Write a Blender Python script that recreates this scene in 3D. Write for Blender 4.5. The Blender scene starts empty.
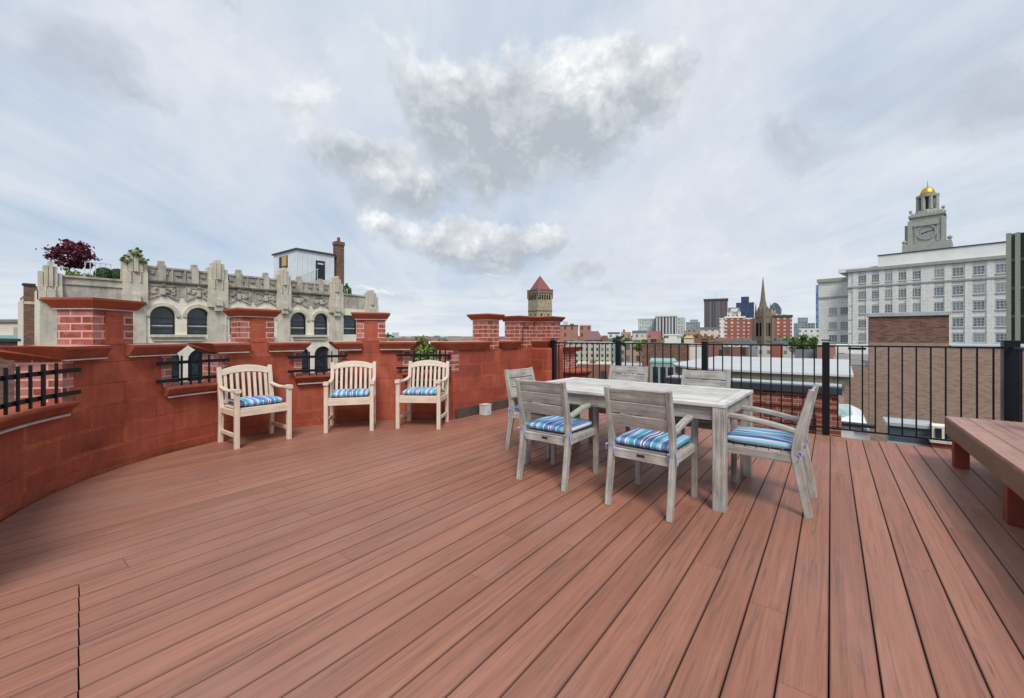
import bpy, bmesh, math, random
from mathutils import Vector, Matrix
random.seed(7)
PI = math.pi
RAD = math.radians

# ------------------------------------------------------------------ camera, world, sun, exposure
scene = bpy.context.scene
COL = scene.collection
FPX, HOR, CAMH, VPX = 418.0, 336.0, 1.21, 831.0
YAW = math.atan((VPX - 512) / FPX)
CS, SN = math.cos(YAW), math.sin(YAW)
cam_data = bpy.data.cameras.new('camera')
cam_data.sensor_width = 36.0
cam_data.lens = 36.0 * FPX / 1024.0
cam_data.shift_y = (HOR - 349.0) / 1024.0
cam_data.clip_start = 0.05
cam_data.clip_end = 20000
cam = bpy.data.objects.new('camera', cam_data)
COL.objects.link(cam)
cam.location = (0, 0, CAMH)
cam.rotation_euler = (PI / 2, 0, YAW)
scene.camera = cam

SUN_EL, SUN_AZ = RAD(52), RAD(135)      # azimuth clockwise from +Y: the sun stands behind the camera to the right
sun_dir = Vector((math.sin(SUN_AZ) * math.cos(SUN_EL), math.cos(SUN_AZ) * math.cos(SUN_EL), math.sin(SUN_EL)))
sd = bpy.data.lights.new('sun', 'SUN')
sd.energy = 2.2
sd.angle = RAD(22)
sd.color = (1.0, 0.95, 0.88)
sun = bpy.data.objects.new('sun', sd)
COL.objects.link(sun)
sun.rotation_euler = sun_dir.to_track_quat('Z', 'Y').to_euler()
sun.location = (20, -20, 60)

vs = scene.view_settings
vs.view_transform = 'Standard'
vs.look = 'None'
vs.gamma = 1
vs.use_curve_mapping = False
vs.exposure = 0.52
EXPO = 0.3


class NT:
    """small wrapper for building node trees"""
    def __init__(self, tree):
        self.t = tree
        self.t.nodes.clear()

    def n(self, typ, **kw):
        nd = self.t.nodes.new(typ)
        for k, v in kw.items():
            if k.startswith('i_'):
                key = k[2:]
                key = int(key) if key.isdigit() else key.replace('_', ' ')
                s = nd.inputs[key]
                if isinstance(v, tuple) and v and v[0] == 'L':
                    self.t.links.new(v[1], s)
                else:
                    s.default_value = v
            else:
                setattr(nd, k, v)
        return nd

    def l(self, a, b):
        self.t.links.new(a, b)

    def math(self, op, a, b=None, c=None, clamp=False):
        nd = self.t.nodes.new('ShaderNodeMath')
        nd.operation = op
        nd.use_clamp = clamp
        for i, v in enumerate((a, b, c)):
            if v is None:
                continue
            if isinstance(v, (int, float)):
                nd.inputs[i].default_value = v
            else:
                self.t.links.new(v, nd.inputs[i])
        return nd.outputs[0]

    def mix(self, f, a, b, blend='MIX'):
        nd = self.t.nodes.new('ShaderNodeMix')
        nd.data_type = 'RGBA'
        nd.blend_type = blend
        for s, v in ((nd.inputs[0], f), (nd.inputs[6], a), (nd.inputs[7], b)):
            if isinstance(v, (int, float)):
                s.default_value = v
            elif isinstance(v, tuple):
                s.default_value = v if len(v) == 4 else (*v, 1)
            else:
                self.t.links.new(v, s)
        return nd.outputs[2]

    def ramp(self, f, stops, interp='LINEAR'):
        nd = self.t.nodes.new('ShaderNodeValToRGB')
        nd.color_ramp.interpolation = interp
        el = nd.color_ramp.elements
        while len(el) < len(stops):
            el.new(0.5)
        for e, (p, c) in zip(el, stops):
            e.position = p
            e.color = (c, c, c, 1) if isinstance(c, (int, float)) else (*c, 1)
        self.t.links.new(f, nd.inputs[0])
        return nd.outputs[0]

    def noise(self, vec, scale, detail=4, rough=0.55, dist=0.0, w=None):
        nd = self.t.nodes.new('ShaderNodeTexNoise')
        nd.inputs['Scale'].default_value = scale
        nd.inputs['Detail'].default_value = detail
        nd.inputs['Roughness'].default_value = rough
        nd.inputs['Distortion'].default_value = dist
        if vec is not None:
            self.t.links.new(vec, nd.inputs['Vector'])
        return nd.outputs[0]

    def scale(self, vec, s, off=(0, 0, 0)):
        nd = self.t.nodes.new('ShaderNodeMapping')
        nd.inputs['Scale'].default_value = s
        nd.inputs['Location'].default_value = off
        self.t.links.new(vec, nd.inputs['Vector'])
        return nd.outputs[0]


# ---- sky: Nishita sky under procedural cloud layers
world = bpy.data.worlds.new('World')
scene.world = world
world.use_nodes = True
w = NT(world.node_tree)
sky = w.n('ShaderNodeTexSky', sky_type='NISHITA', sun_disc=False, sun_elevation=SUN_EL, sun_rotation=SUN_AZ,
          air_density=1.0, dust_density=0.8, ozone_density=1.2)
tc = w.n('ShaderNodeTexCoord')
sep = w.n('ShaderNodeSeparateXYZ')
w.l(tc.outputs['Generated'], sep.inputs[0])
dz = w.math('MAXIMUM', sep.outputs[2], 0.0)
den = w.math('ADD', dz, 0.10)
ux = w.math('DIVIDE', sep.outputs[0], den)
uy = w.math('DIVIDE', sep.outputs[1], den)
comb = w.n('ShaderNodeCombineXYZ')
w.l(ux, comb.inputs[0])
w.l(uy, comb.inputs[1])
P = comb.outputs[0]


def cloud_uv(px, py):
    """cloud-layer coordinate of a sky direction"""
    dx = (px - 512) / FPX
    v = Vector((dx * CS - SN, dx * SN + CS, (HOR - py) / FPX)).normalized()
    return v.x / (v.z + 0.10), v.y / (v.z + 0.10), v


dvec = tc.outputs['Generated']
veil = w.noise(w.scale(P, (0.32, 0.62, 1), (3.1, 1.7, 0)), 1.0, 4, 0.5, 0.3)
rot = w.n('ShaderNodeMapping')
rot.inputs['Rotation'].default_value = (0, 0, RAD(-132))
w.l(P, rot.inputs['Vector'])
veil2 = w.noise(w.scale(rot.outputs[0], (0.42, 2.3, 1), (7.0, 2.0, 0)), 1.0, 8, 0.62, 0.7)
veil3 = w.noise(w.scale(rot.outputs[0], (0.20, 0.9, 1), (1.0, 5.0, 0)), 1.0, 5, 0.55, 0.4)
fine_d = w.noise(dvec, 6.5, 12, 0.62, 0.15)
big_d = w.noise(dvec, 2.6, 6, 0.55, 0.2)
veil_f = w.math('ADD', w.math('ADD', w.math('MULTIPLY', veil, 0.25), w.math('MULTIPLY', veil3, 0.34)), w.math('ADD', w.math('MULTIPLY', veil2, 0.27), w.math('MULTIPLY', fine_d, 0.14)))
veil_c = w.ramp(veil_f, [(0.38, (4.55, 5.35, 6.45)), (0.49, (5.3, 5.95, 6.8)), (0.62, (6.6, 7.0, 7.45))])
blue_mix = w.ramp(veil_f, [(0.38, 0.74), (0.50, 0.92), (0.60, 1.0)])
skyc = w.mix(0.5, sky.outputs[0], (2.8, 4.2, 6.6), 'MIX')
base = w.mix(blue_mix, skyc, veil_c)


wn1 = w.n('ShaderNodeTexNoise')
wn1.inputs['Scale'].default_value = 3.6
wn1.inputs['Detail'].default_value = 8
wn1.inputs['Roughness'].default_value = 0.6
w.l(dvec, wn1.inputs['Vector'])
wsub = w.n('ShaderNodeVectorMath', operation='SUBTRACT')
w.l(wn1.outputs['Color'], wsub.inputs[0]); wsub.inputs[1].default_value = (0.5, 0.5, 0.5)
wmul = w.n('ShaderNodeVectorMath', operation='MULTIPLY')
w.l(wsub.outputs[0], wmul.inputs[0]); wmul.inputs[1].default_value = (0.34, 0.34, 0.20)
wadd = w.n('ShaderNodeVectorMath', operation='ADD')
w.l(dvec, wadd.inputs[0]); w.l(wmul.outputs[0], wadd.inputs[1])
wvec = wadd.outputs[0]


def blob(px, py, rad, aspect=1.0):
    """bell-shaped weight round one sky direction, and the height within it"""
    _, _, v = cloud_uv(px, py)
    right = Vector((0, 0, 1)).cross(v).normalized()
    up = v.cross(right).normalized()
    if up.z < 0:
        up = -up
    d1 = w.n('ShaderNodeVectorMath', operation='DOT_PRODUCT')
    w.l(wvec, d1.inputs[0]); d1.inputs[1].default_value = right
    d2 = w.n('ShaderNodeVectorMath', operation='DOT_PRODUCT')
    w.l(wvec, d2.inputs[0]); d2.inputs[1].default_value = up
    d3 = w.n('ShaderNodeVectorMath', operation='DOT_PRODUCT')
    w.l(dvec, d3.inputs[0]); d3.inputs[1].default_value = v
    a = w.math('MULTIPLY', d1.outputs[1], 1.0 / rad)
    b = w.math('MULTIPLY', d2.outputs[1], aspect / rad)
    r2 = w.math('ADD', w.math('MULTIPLY', a, a), w.math('MULTIPLY', b, b))
    g = w.math('EXPONENT', w.math('MULTIPLY', r2, -1.0))
    front = w.math('GREATER_THAN', d3.outputs[1], 0.0)
    return w.math('MULTIPLY', g, front), b


def total(items):
    t_ = None
    for it in items:
        t_ = it if t_ is None else w.math('ADD', t_, it)
    return t_


def cloud_layer(cur, items, gain, noise, amp, lo, hi, dark, mid, light, alpha, vert=0.16):
    """one bank of clouds: placed by bells, shaped by noise, brighter above and darker below"""
    gs, bs = [], []
    for (px, py, r, asp, k) in items:
        g, b = blob(px, py, r, asp)
        gs.append(w.math('MULTIPLY', g, k))
        bs.append(w.math('MULTIPLY', w.math('MULTIPLY', g, k), b))
    gsum, bsum = total(gs), total(bs)
    hgt = w.math('DIVIDE', bsum, w.math('ADD', gsum, 0.05))
    dens = w.math('ADD', w.math('MULTIPLY', gsum, gain), w.math('MULTIPLY', w.math('SUBTRACT', noise, 0.5), amp))
    m_ = w.math('MULTIPLY', w.ramp(dens, [(lo, 0.0), ((lo + hi) / 2, 0.6), (hi, 1.0)], 'EASE'), alpha)
    sh = w.math('ADD', w.math('ADD', w.math('MULTIPLY', hgt, vert), 0.5), w.math('MULTIPLY', w.math('SUBTRACT', fine_s, 0.5), 1.7))
    c_ = w.ramp(sh, [(0.02, dark), (0.40, mid), (0.74, light)])
    return w.mix(m_, cur, c_)


vor = w.n('ShaderNodeTexVoronoi', feature='F1')
vor.inputs['Scale'].default_value = 13.0
vor.inputs['Detail'].default_value = 2.0
vor.inputs['Roughness'].default_value = 0.6
w.l(wvec, vor.inputs['Vector'])
puff = w.math('SUBTRACT', 0.40, vor.outputs['Distance'])
fine_s = w.math('ADD', w.noise(w.scale(dvec, (1, 1, 1.25), (0.02, 0.013, -0.035)), 6.5, 12, 0.65, 0.15), w.math('MULTIPLY', puff, 0.22))
cl = base
# pale brighter sheets
cl = cloud_layer(cl, [(330, 130, .34, 1.2, .7), (700, 70, .30, 1.1, .8), (110, 40, .17, 1.8, .7), (820, 250, .4, 2, .5), (620, 250, .2, 2, .6)], 0.9, big_d, 1.6, 0.25, 0.85,
                 (6.0, 6.3, 7.0), (6.7, 6.9, 7.4), (7.4, 7.5, 7.7), 0.7)
# grey-blue patches at the edges
cl = cloud_layer(cl, [(85, 70, .09, 1.6, 1.0), (145, 115, .04, 2, .6), (1020, 78, .09, 1.1, 1.1), (880, 78, .045, 2, .6), (805, 140, .08, 1.4, 1.0)], 0.95, fine_d, 1.1, 0.22, 0.85,
                 (4.15, 4.55, 5.4), (4.7, 5.1, 5.9), (5.9, 6.2, 6.8), 0.85)
# the big grey bank in the middle
cl = cloud_layer(cl, [(450, 100, .12, 1.2, .9), (520, 115, .14, 1.2, 1.0), (600, 115, .11, 1.1, .95), (560, 75, .13, 1.6, .6), (390, 183, .13, 2.6, 1.0), (350, 165, .09, 2.6, .7), (470, 170, .08, 2, .5), (650, 80, .07, 1.0, .6), (320, 120, .08, 2, .3)],
                 0.95, fine_d, 1.9, 0.20, 0.80, (3.9, 4.3, 4.75), (6.0, 6.25, 6.5), (8.9, 8.9, 8.8), 0.95, 0.30)
cl = cloud_layer(cl, [(462, 232, .085, 1.4, 1.1), (520, 240, .085, 1.6, 1.0), (415, 232, .08, 2.6, .7), (555, 250, .06, 1.6, .6), (490, 265, .06, 3, .6), (375, 222, .05, 3, .5)],
                 0.95, fine_d, 1.8, 0.24, 0.74, (4.0, 4.4, 4.9), (6.2, 6.4, 6.6), (9.3, 9.3, 9.2), 0.96, 0.34)
cl = cloud_layer(cl, [(580, 280, .07, 2.2, 1.1), (490, 275, .06, 6, .8), (500, 293, .07, 7, .7), (440, 303, .08, 8, .6), (390, 297, .07, 7, .8), (640, 300, .10, 6, .5), (600, 300, .06, 5, .5)],
                 0.95, fine_d, 1.2, 0.25, 0.80, (4.4, 4.75, 5.3), (5.8, 6.05, 6.4), (8.4, 8.4, 8.4), 0.9, 0.36)
# pale band above the horizon with flat cloud streaks
streak = w.noise(w.scale(dvec, (3, 3, 26)), 2.0, 9, 0.6, 0.3)
streak_c = w.ramp(streak, [(0.36, (5.6, 6.1, 6.9)), (0.5, (6.5, 6.9, 7.4)), (0.64, (7.4, 7.6, 7.8))])
lowmask = w.ramp(sep.outputs[2], [(0.0, 0.9), (0.06, 0.6), (0.17, 0.0)])
cl = w.mix(lowmask, cl, streak_c)
bg = w.n('ShaderNodeBackground')
bg.inputs['Strength'].default_value = 0.083
w.l(cl, bg.inputs['Color'])
wo = w.n('ShaderNodeOutputWorld')
w.l(bg.outputs[0], wo.inputs['Surface'])


# ------------------------------------------------------------------ picture <-> place helpers
def ray(px):
    dx = (px - 512) / FPX
    return Vector((dx * CS - SN, dx * SN + CS))


def at(px, d):
    v = ray(px) * d
    return v.x, v.y


def zat(py, d):
    return CAMH - (py - HOR) * d / FPX


# ------------------------------------------------------------------ materials
MATS = {}


def principled(nt, col, rough=0.6, spec=0.4, metal=0.0, normal=None):
    b = nt.n('ShaderNodeBsdfPrincipled')
    for key, v in (('Base Color', col), ('Roughness', rough), ('Specular IOR Level', spec), ('Metallic', metal)):
        if isinstance(v, (int, float)):
            b.inputs[key].default_value = v
        elif isinstance(v, tuple):
            b.inputs[key].default_value = v if len(v) == 4 else (*v, 1)
        else:
            nt.l(v, b.inputs[key])
    if normal is not None:
        nt.l(normal, b.inputs['Normal'])
    o = nt.n('ShaderNodeOutputMaterial')
    nt.l(b.outputs[0], o.inputs[0])
    return b


def newmat(name):
    m = bpy.data.materials.new(name)
    m.use_nodes = True
    MATS[name] = m
    return m, NT(m.node_tree)


def bump(nt, h, strength=0.3, dist=0.01):
    b = nt.n('ShaderNodeBump')
    b.inputs['Strength'].default_value = strength
    b.inputs['Distance'].default_value = dist
    nt.l(h, b.inputs['Height'])
    return b.outputs[0]


def vcoord(nt):
    """uv of the mesh, in metres"""
    return nt.n('ShaderNodeUVMap').outputs[0]


def ocoord(nt):
    return nt.n('ShaderNodeTexCoord').outputs['Object']


def mat_plain(name, c, rough=0.6, spec=0.35, metal=0.0, var=0.18, nscale=4.0, bmp=0.0):
    m, nt = newmat(name)
    oc = ocoord(nt)
    a = nt.noise(oc, nscale, 6, 0.6)
    b = nt.noise(oc, nscale * 9, 4, 0.6)
    f = nt.math('ADD', nt.math('MULTIPLY', a, 0.7), nt.math('MULTIPLY', b, 0.3))
    lo = tuple(x * (1 - var) for x in c)
    hi = tuple(min(1, x * (1 + var)) for x in c)
    col = nt.ramp(f, [(0.32, lo), (0.68, hi)])
    principled(nt, col, rough, spec, metal, bump(nt, f, bmp, 0.01) if bmp else None)
    return m


def mat_brick(name, cols, mortar, bw=0.21, bh=0.0675, ms=0.010, rough=0.85, smear=0.0, var=1.0, bmp=0.5, off=0.5):
    m, nt = newmat(name)
    uv = vcoord(nt)
    br = nt.n('ShaderNodeTexBrick')
    nt.l(uv, br.inputs['Vector'])
    br.offset = off
    br.inputs['Scale'].default_value = 1.0
    br.inputs['Mortar Size'].default_value = ms * 0.5
    br.inputs['Mortar Smooth'].default_value = 0.15
    br.inputs['Brick Width'].default_value = bw
    br.inputs['Row Height'].default_value = bh
    br.inputs['Color1'].default_value = (0, 0, 0, 1)
    br.inputs['Color2'].default_value = (1, 1, 1, 1)
    br.inputs['Mortar'].default_value = (0.5, 0.5, 0.5, 1)
    n1 = nt.noise(uv, 3.0, 6, 0.6)
    n2 = nt.noise(uv, 60.0, 4, 0.6)
    k = nt.math('ADD', nt.math('MULTIPLY', br.outputs['Color'], 0.6), nt.math('MULTIPLY', n1, 0.4 * var))
    bc = nt.ramp(k, [(0.10, cols[0]), (0.45, cols[1]), (0.85, cols[2])])
    bc = nt.mix(nt.math('MULTIPLY', n2, 0.35), bc, (0.0, 0.0, 0.0), 'MIX')
    if smear:
        sm = nt.ramp(nt.noise(uv, 9.0, 5, 0.65), [(0.46, 0.0), (0.66, 1.0)])
        bc = nt.mix(nt.math('MULTIPLY', sm, smear), bc, mortar)
    fac = br.outputs['Fac']
    col = nt.mix(fac, bc, mortar)
    h = nt.math('SUBTRACT', nt.math('MULTIPLY', n2, 0.3), fac)
    principled(nt, col, rough, 0.25, 0.0, bump(nt, h, bmp, 0.006))
    return m


def mat_wood(name, lo, mid, hi, rough=0.6, gscale=(1.6, 45), knots=True):
    m, nt = newmat(name)
    uv = vcoord(nt)
    g = nt.noise(nt.scale(uv, (gscale[0], gscale[1], 1)), 1.0, 8, 0.7, 0.8)
    g2 = nt.noise(nt.scale(uv, (gscale[0] * 3, gscale[1] * 3, 1)), 1.0, 6, 0.6)
    big = nt.noise(uv, 7.0, 5, 0.6)
    f = nt.math('ADD', nt.math('ADD', nt.math('MULTIPLY', g, 0.45), nt.math('MULTIPLY', g2, 0.25)), nt.math('MULTIPLY', big, 0.30))
    isl = nt.n('ShaderNodeNewGeometry').outputs['Random Per Island']
    f = nt.math('ADD', f, nt.math('MULTIPLY', nt.math('SUBTRACT', isl, 0.5), 0.10))
    col = nt.ramp(f, [(0.36, lo), (0.5, mid), (0.64, hi)])
    principled(nt, col, rough, 0.3, 0.0, bump(nt, f, 0.35, 0.003))
    return m


def mat_deck():
    m, nt = newmat('decking')
    uv0 = vcoord(nt)
    isl = nt.n('ShaderNodeNewGeometry').outputs['Random Per Island']
    sh = nt.n('ShaderNodeCombineXYZ')
    nt.l(nt.math('MULTIPLY', isl, 57.0), sh.inputs[1])
    ad = nt.n('ShaderNodeVectorMath', operation='ADD')
    nt.l(uv0, ad.inputs[0]); nt.l(sh.outputs[0], ad.inputs[1])
    uv = ad.outputs[0]
    g = nt.noise(nt.scale(uv, (0.9, 26, 1)), 1.0, 9, 0.68, 0.8)
    g2 = nt.noise(nt.scale(uv, (5, 190, 1)), 1.0, 4, 0.6)
    g3 = nt.noise(nt.scale(uv, (1.3, 42, 1), (5, 9, 0)), 1.0, 8, 0.72, 1.2)
    big = nt.noise(ocoord(nt), 0.8, 6, 0.6)
    f = nt.math('ADD', nt.math('MULTIPLY', g, 0.52), nt.math('ADD', nt.math('MULTIPLY', g2, 0.25), nt.math('MULTIPLY', big, 0.23)))
    f = nt.math('ADD', f, nt.math('MULTIPLY', nt.math('SUBTRACT', isl, 0.5), 0.11))
    col = nt.ramp(f, [(0.33, (0.190, 0.076, 0.049)), (0.5, (0.295, 0.123, 0.079)), (0.66, (0.385, 0.174, 0.116))])
    grey = nt.ramp(nt.noise(ocoord(nt), 0.55, 5, 0.6, 0.5), [(0.45, 0.0), (0.70, 0.36)])
    col = nt.mix(grey, col, (0.245, 0.150, 0.130))
    dark = nt.ramp(g3, [(0.53, 0.0), (0.69, 0.8)])
    col = nt.mix(dark, col, (0.098, 0.060, 0.054))
    pale = nt.ramp(nt.noise(nt.scale(ocoord(nt), (1, .45, 1)), 1.5, 6, 0.65), [(0.52, 0.0), (0.74, 0.4)])
    col = nt.mix(pale, col, (0.36, 0.205, 0.175))
    # darker along the board edges, bringing out the gap lines
    s = nt.n('ShaderNodeSeparateXYZ')
    nt.l(uv0, s.inputs[0])
    ed = nt.math('ABSOLUTE', s.outputs[1])
    edge = nt.ramp(nt.math('ADD', nt.math('MULTIPLY', ed, 10.0), nt.math('MULTIPLY', nt.math('SUBTRACT', g2, 0.5), 0.10)), [(0.635, 0.0), (0.69, 0.5)])
    col = nt.mix(edge, col, (0.085, 0.042, 0.032))
    sp = nt.n('ShaderNodeTexVoronoi')
    sp.inputs['Scale'].default_value = 2.3
    nt.l(ocoord(nt), sp.inputs['Vector'])
    spot = nt.ramp(sp.outputs['Distance'], [(0.012, 0.5), (0.03, 0.0)])
    col = nt.mix(spot, col, (0.07, 0.045, 0.04))
    rough = nt.ramp(big, [(0.35, 0.46), (0.65, 0.6)])
    principled(nt, col, rough, 0.38, 0.0, bump(nt, f, 0.25, 0.002))
    return m


def mat_redblock():
    """painted red masonry: big blocks, parged, with rubbed orange joints and bloom"""
    m, nt = newmat('red painted block')
    uv = vcoord(nt)
    wob = nt.noise(uv, 2.0, 3, 0.5)
    off = nt.n('ShaderNodeCombineXYZ')
    nt.l(nt.math('MULTIPLY', nt.math('SUBTRACT', wob, 0.5), 0.012), off.inputs[1])
    va = nt.n('ShaderNodeVectorMath', operation='ADD')
    nt.l(uv, va.inputs[0]); nt.l(off.outputs[0], va.inputs[1])
    br = nt.n('ShaderNodeTexBrick')
    nt.l(va.outputs[0], br.inputs['Vector'])
    br.inputs['Scale'].default_value = 1.0
    br.inputs['Mortar Size'].default_value = 0.003
    br.inputs['Mortar Smooth'].default_value = 0.4
    br.inputs['Brick Width'].default_value = 0.62
    br.inputs['Row Height'].default_value = 0.195
    br.inputs['Color1'].default_value = (0, 0, 0, 1)
    br.inputs['Color2'].default_value = (1, 1, 1, 1)
    br.inputs['Mortar'].default_value = (0.5, 0.5, 0.5, 1)
    n1 = nt.noise(uv, 2.2, 7, 0.62, 0.4)
    n2 = nt.noise(nt.scale(uv, (14, 3, 1)), 1.0, 6, 0.6)
    n3 = nt.noise(uv, 45, 5, 0.6)
    k = nt.math('ADD', nt.math('MULTIPLY', br.outputs['Color'], 0.10), nt.math('ADD', nt.math('MULTIPLY', n1, 0.62), nt.math('MULTIPLY', n2, 0.3)))
    col = nt.ramp(k, [(0.34, (0.20, 0.042, 0.026)), (0.52, (0.325, 0.072, 0.040)), (0.70, (0.46, 0.125, 0.070))])
    # rubbed, orange wear along joints in patches
    wear_zone = nt.ramp(nt.noise(uv, 1.3, 5, 0.6), [(0.45, 0.0), (0.58, 1.0)])
    br2 = nt.n('ShaderNodeTexBrick')
    nt.l(va.outputs[0], br2.inputs['Vector'])
    br2.inputs['Scale'].default_value = 1.0
    br2.inputs['Mortar Size'].default_value = 0.022
    br2.inputs['Mortar Smooth'].default_value = 1.0
    br2.inputs['Brick Width'].default_value = 0.62
    br2.inputs['Row Height'].default_value = 0.195
    wear = nt.math('MULTIPLY', nt.math('MULTIPLY', wear_zone, br2.outputs['Fac']), nt.ramp(n3, [(0.38, 0.2), (0.6, 1.0)]))
    col = nt.mix(nt.math('MULTIPLY', wear, 0.85), col, (0.66, 0.19, 0.08))
    spec_w = nt.ramp(nt.noise(uv, 26, 6, 0.7), [(0.69, 0.0), (0.74, 0.8)])
    col = nt.mix(nt.math('MULTIPLY', spec_w, wear_zone), col, (0.55, 0.30, 0.22))
    joint = nt.ramp(nt.noise(uv, 3.5, 3, 0.5), [(0.3, 0.35), (0.6, 0.85)])
    col = nt.mix(nt.math('MULTIPLY', br.outputs['Fac'], joint), col, (0.085, 0.022, 0.017))
    h = nt.math('SUBTRACT', nt.math('ADD', nt.math('MULTIPLY', n3, 0.25), nt.math('MULTIPLY', n1, 0.5)), br.outputs['Fac'])
    principled(nt, col, 0.72, 0.3, 0.0, bump(nt, h, 0.55, 0.006))
    return m


def mat_stone(name, c, stain=(0.10, 0.10, 0.09), amount=0.5, joints=None, rough=0.85, bscale=3.0, bstr=0.4):
    m, nt = newmat(name)
    uv = vcoord(nt)
    n1 = nt.noise(uv, 0.9, 7, 0.65, 0.3)
    n2 = nt.noise(nt.scale(uv, (2.4, 0.5, 1)), 1.0, 6, 0.65)
    n3 = nt.noise(uv, bscale * 3, 6, 0.65)
    f = nt.math('ADD', nt.math('MULTIPLY', n1, 0.4), nt.math('ADD', nt.math('MULTIPLY', n2, 0.35), nt.math('MULTIPLY', n3, 0.25)))
    st = nt.ramp(f, [(0.44, 0.0), (0.64, amount)])
    col = nt.ramp(n3, [(0.3, tuple(x * 0.86 for x in c)), (0.7, tuple(min(1, x * 1.12) for x in c))])
    col = nt.mix(st, col, stain)
    h = f
    if joints:
        br = nt.n('ShaderNodeTexBrick')
        nt.l(uv, br.inputs['Vector'])
        br.inputs['Scale'].default_value = 1.0
        br.inputs['Mortar Size'].default_value = joints[2]
        br.inputs['Brick Width'].default_value = joints[0]
        br.inputs['Row Height'].default_value = joints[1]
        col = nt.mix(nt.math('MULTIPLY', br.outputs['Fac'], 0.45), col, tuple(x * 0.45 for x in c))
    principled(nt, col, rough, 0.25, 0.0, bump(nt, h, bstr, 0.05))
    return m


def mat_glass(name, c=(0.02, 0.03, 0.04), rough=0.06, curtain=None):
    m, nt = newmat(name)
    uv = ocoord(nt)
    n = nt.noise(uv, 1.7, 4, 0.6, 1.0)
    col = nt.ramp(n, [(0.35, tuple(x * 0.5 for x in c)), (0.65, tuple(x * 1.8 for x in c))])
    if curtain:
        info = nt.n('ShaderNodeObjectInfo').outputs['Random']
        col = nt.mix(nt.ramp(info, [(0.55, 0.0), (0.62, 0.7)]), col, curtain)
    principled(nt, col, rough, 0.6, 0.0, bump(nt, nt.noise(uv, 0.9, 2, 0.5), 0.12, 0.05))
    return m


def mat_facade(name, wall, win, bw, bh, fw=0.5, fh=0.55, rough=0.7, var=0.12):
    """far facade: regular dark window openings in a wall (uv in metres)"""
    m, nt = newmat(name)
    s = nt.n('ShaderNodeSeparateXYZ')
    nt.l(vcoord(nt), s.inputs[0])
    fx = nt.math('FRACT', nt.math('DIVIDE', s.outputs[0], bw))
    fy = nt.math('FRACT', nt.math('DIVIDE', s.outputs[1], bh))
    inx = nt.math('LESS_THAN', nt.math('ABSOLUTE', nt.math('SUBTRACT', fx, 0.5)), fw / 2)
    iny = nt.math('LESS_THAN', nt.math('ABSOLUTE', nt.math('SUBTRACT', fy, 0.5)), fh / 2)
    inside = nt.math('MULTIPLY', inx, iny)
    g = nt.n('ShaderNodeNewGeometry')
    sn = nt.n('ShaderNodeSeparateXYZ')
    nt.l(g.outputs['Normal'], sn.inputs[0])
    side = nt.math('LESS_THAN', nt.math('ABSOLUTE', sn.outputs[2]), 0.4)
    inside = nt.math('MULTIPLY', inside, side)
    n = nt.noise(vcoord(nt), 0.25, 5, 0.6)
    wc = nt.ramp(n, [(0.3, tuple(x * (1 - var) for x in wall)), (0.7, tuple(x * (1 + var) for x in wall))])
    wn = nt.n('ShaderNodeTexWhiteNoise', noise_dimensions='2D')
    cv = nt.n('ShaderNodeCombineXYZ')
    nt.l(nt.math('FLOOR', nt.math('DIVIDE', s.outputs[0], bw)), cv.inputs[0])
    nt.l(nt.math('FLOOR', nt.math('DIVIDE', s.outputs[1], bh)), cv.inputs[1])
    nt.l(cv.outputs[0], wn.inputs['Vector'])
    winc = nt.mix(nt.ramp(wn.outputs[0], [(0.5, 0.0), (0.9, 0.6)]), win, tuple(min(1, x * 3 + 0.05) for x in win))
    col = nt.mix(inside, wc, winc)
    principled(nt, col, nt.ramp(inside, [(0, rough), (1, 0.15)]), 0.4)
    return m


def mat_stripes():
    """woven striped cushion cloth: aqua, blue, lavender, white and navy bands (u across, in metres)"""
    m, nt = newmat('striped cloth')
    uv = vcoord(nt)
    s = nt.n('ShaderNodeSeparateXYZ')
    nt.l(uv, s.inputs[0])
    t = nt.math('FRACT', nt.math('DIVIDE', s.outputs[0], 0.30))
    aqua, blue, lav, white, navy, sky_ = (0.035, 0.29, 0.43), (0.035, 0.13, 0.38), (0.11, 0.20, 0.48), (0.72, 0.75, 0.80), (0.015, 0.03, 0.07), (0.25, 0.48, 0.66)
    bands = [(0.0, lav), (0.13, white), (0.16, sky_), (0.24, aqua), (0.36, white), (0.385, blue), (0.47, lav), (0.52, white),
             (0.55, navy), (0.585, white), (0.61, lav), (0.70, blue), (0.76, white), (0.785, aqua), (0.90, sky_), (0.97, white)]
    nd = nt.t.nodes.new('ShaderNodeValToRGB')
    nd.color_ramp.interpolation = 'CONSTANT'
    el = nd.color_ramp.elements
    while len(el) < len(bands):
        el.new(0.5)
    for e, (p, c) in zip(el, bands):
        e.position = p
        e.color = (*c, 1)
    nt.l(t, nd.inputs[0])
    weave = nt.noise(nt.scale(uv, (400, 400, 1)), 1.0, 2, 0.5)
    fade = nt.noise(ocoord(nt), 6, 4, 0.5)
    col = nt.mix(nt.math('MULTIPLY', weave, 0.12), nd.outputs[0], (0.75, 0.8, 0.85))
    col = nt.mix(nt.math('MULTIPLY', fade, 0.05), col, (0.7, 0.75, 0.8))
    principled(nt, col, 0.9, 0.15, 0.0, bump(nt, nt.noise(ocoord(nt), 14, 4, 0.5), 0.4, 0.02))
    return m


def mat_leaf(name, lo, hi):
    m, nt = newmat(name)
    isl = nt.n('ShaderNodeNewGeometry').outputs['Random Per Island']
    n = nt.noise(ocoord(nt), 0.9, 4, 0.6)
    f = nt.math('ADD', nt.math('MULTIPLY', isl, 0.65), nt.math('MULTIPLY', n, 0.35))
    col = nt.ramp(f, [(0.15, lo), (0.85, hi)])
    b = principled(nt, col, 0.6, 0.25)
    return m


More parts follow.
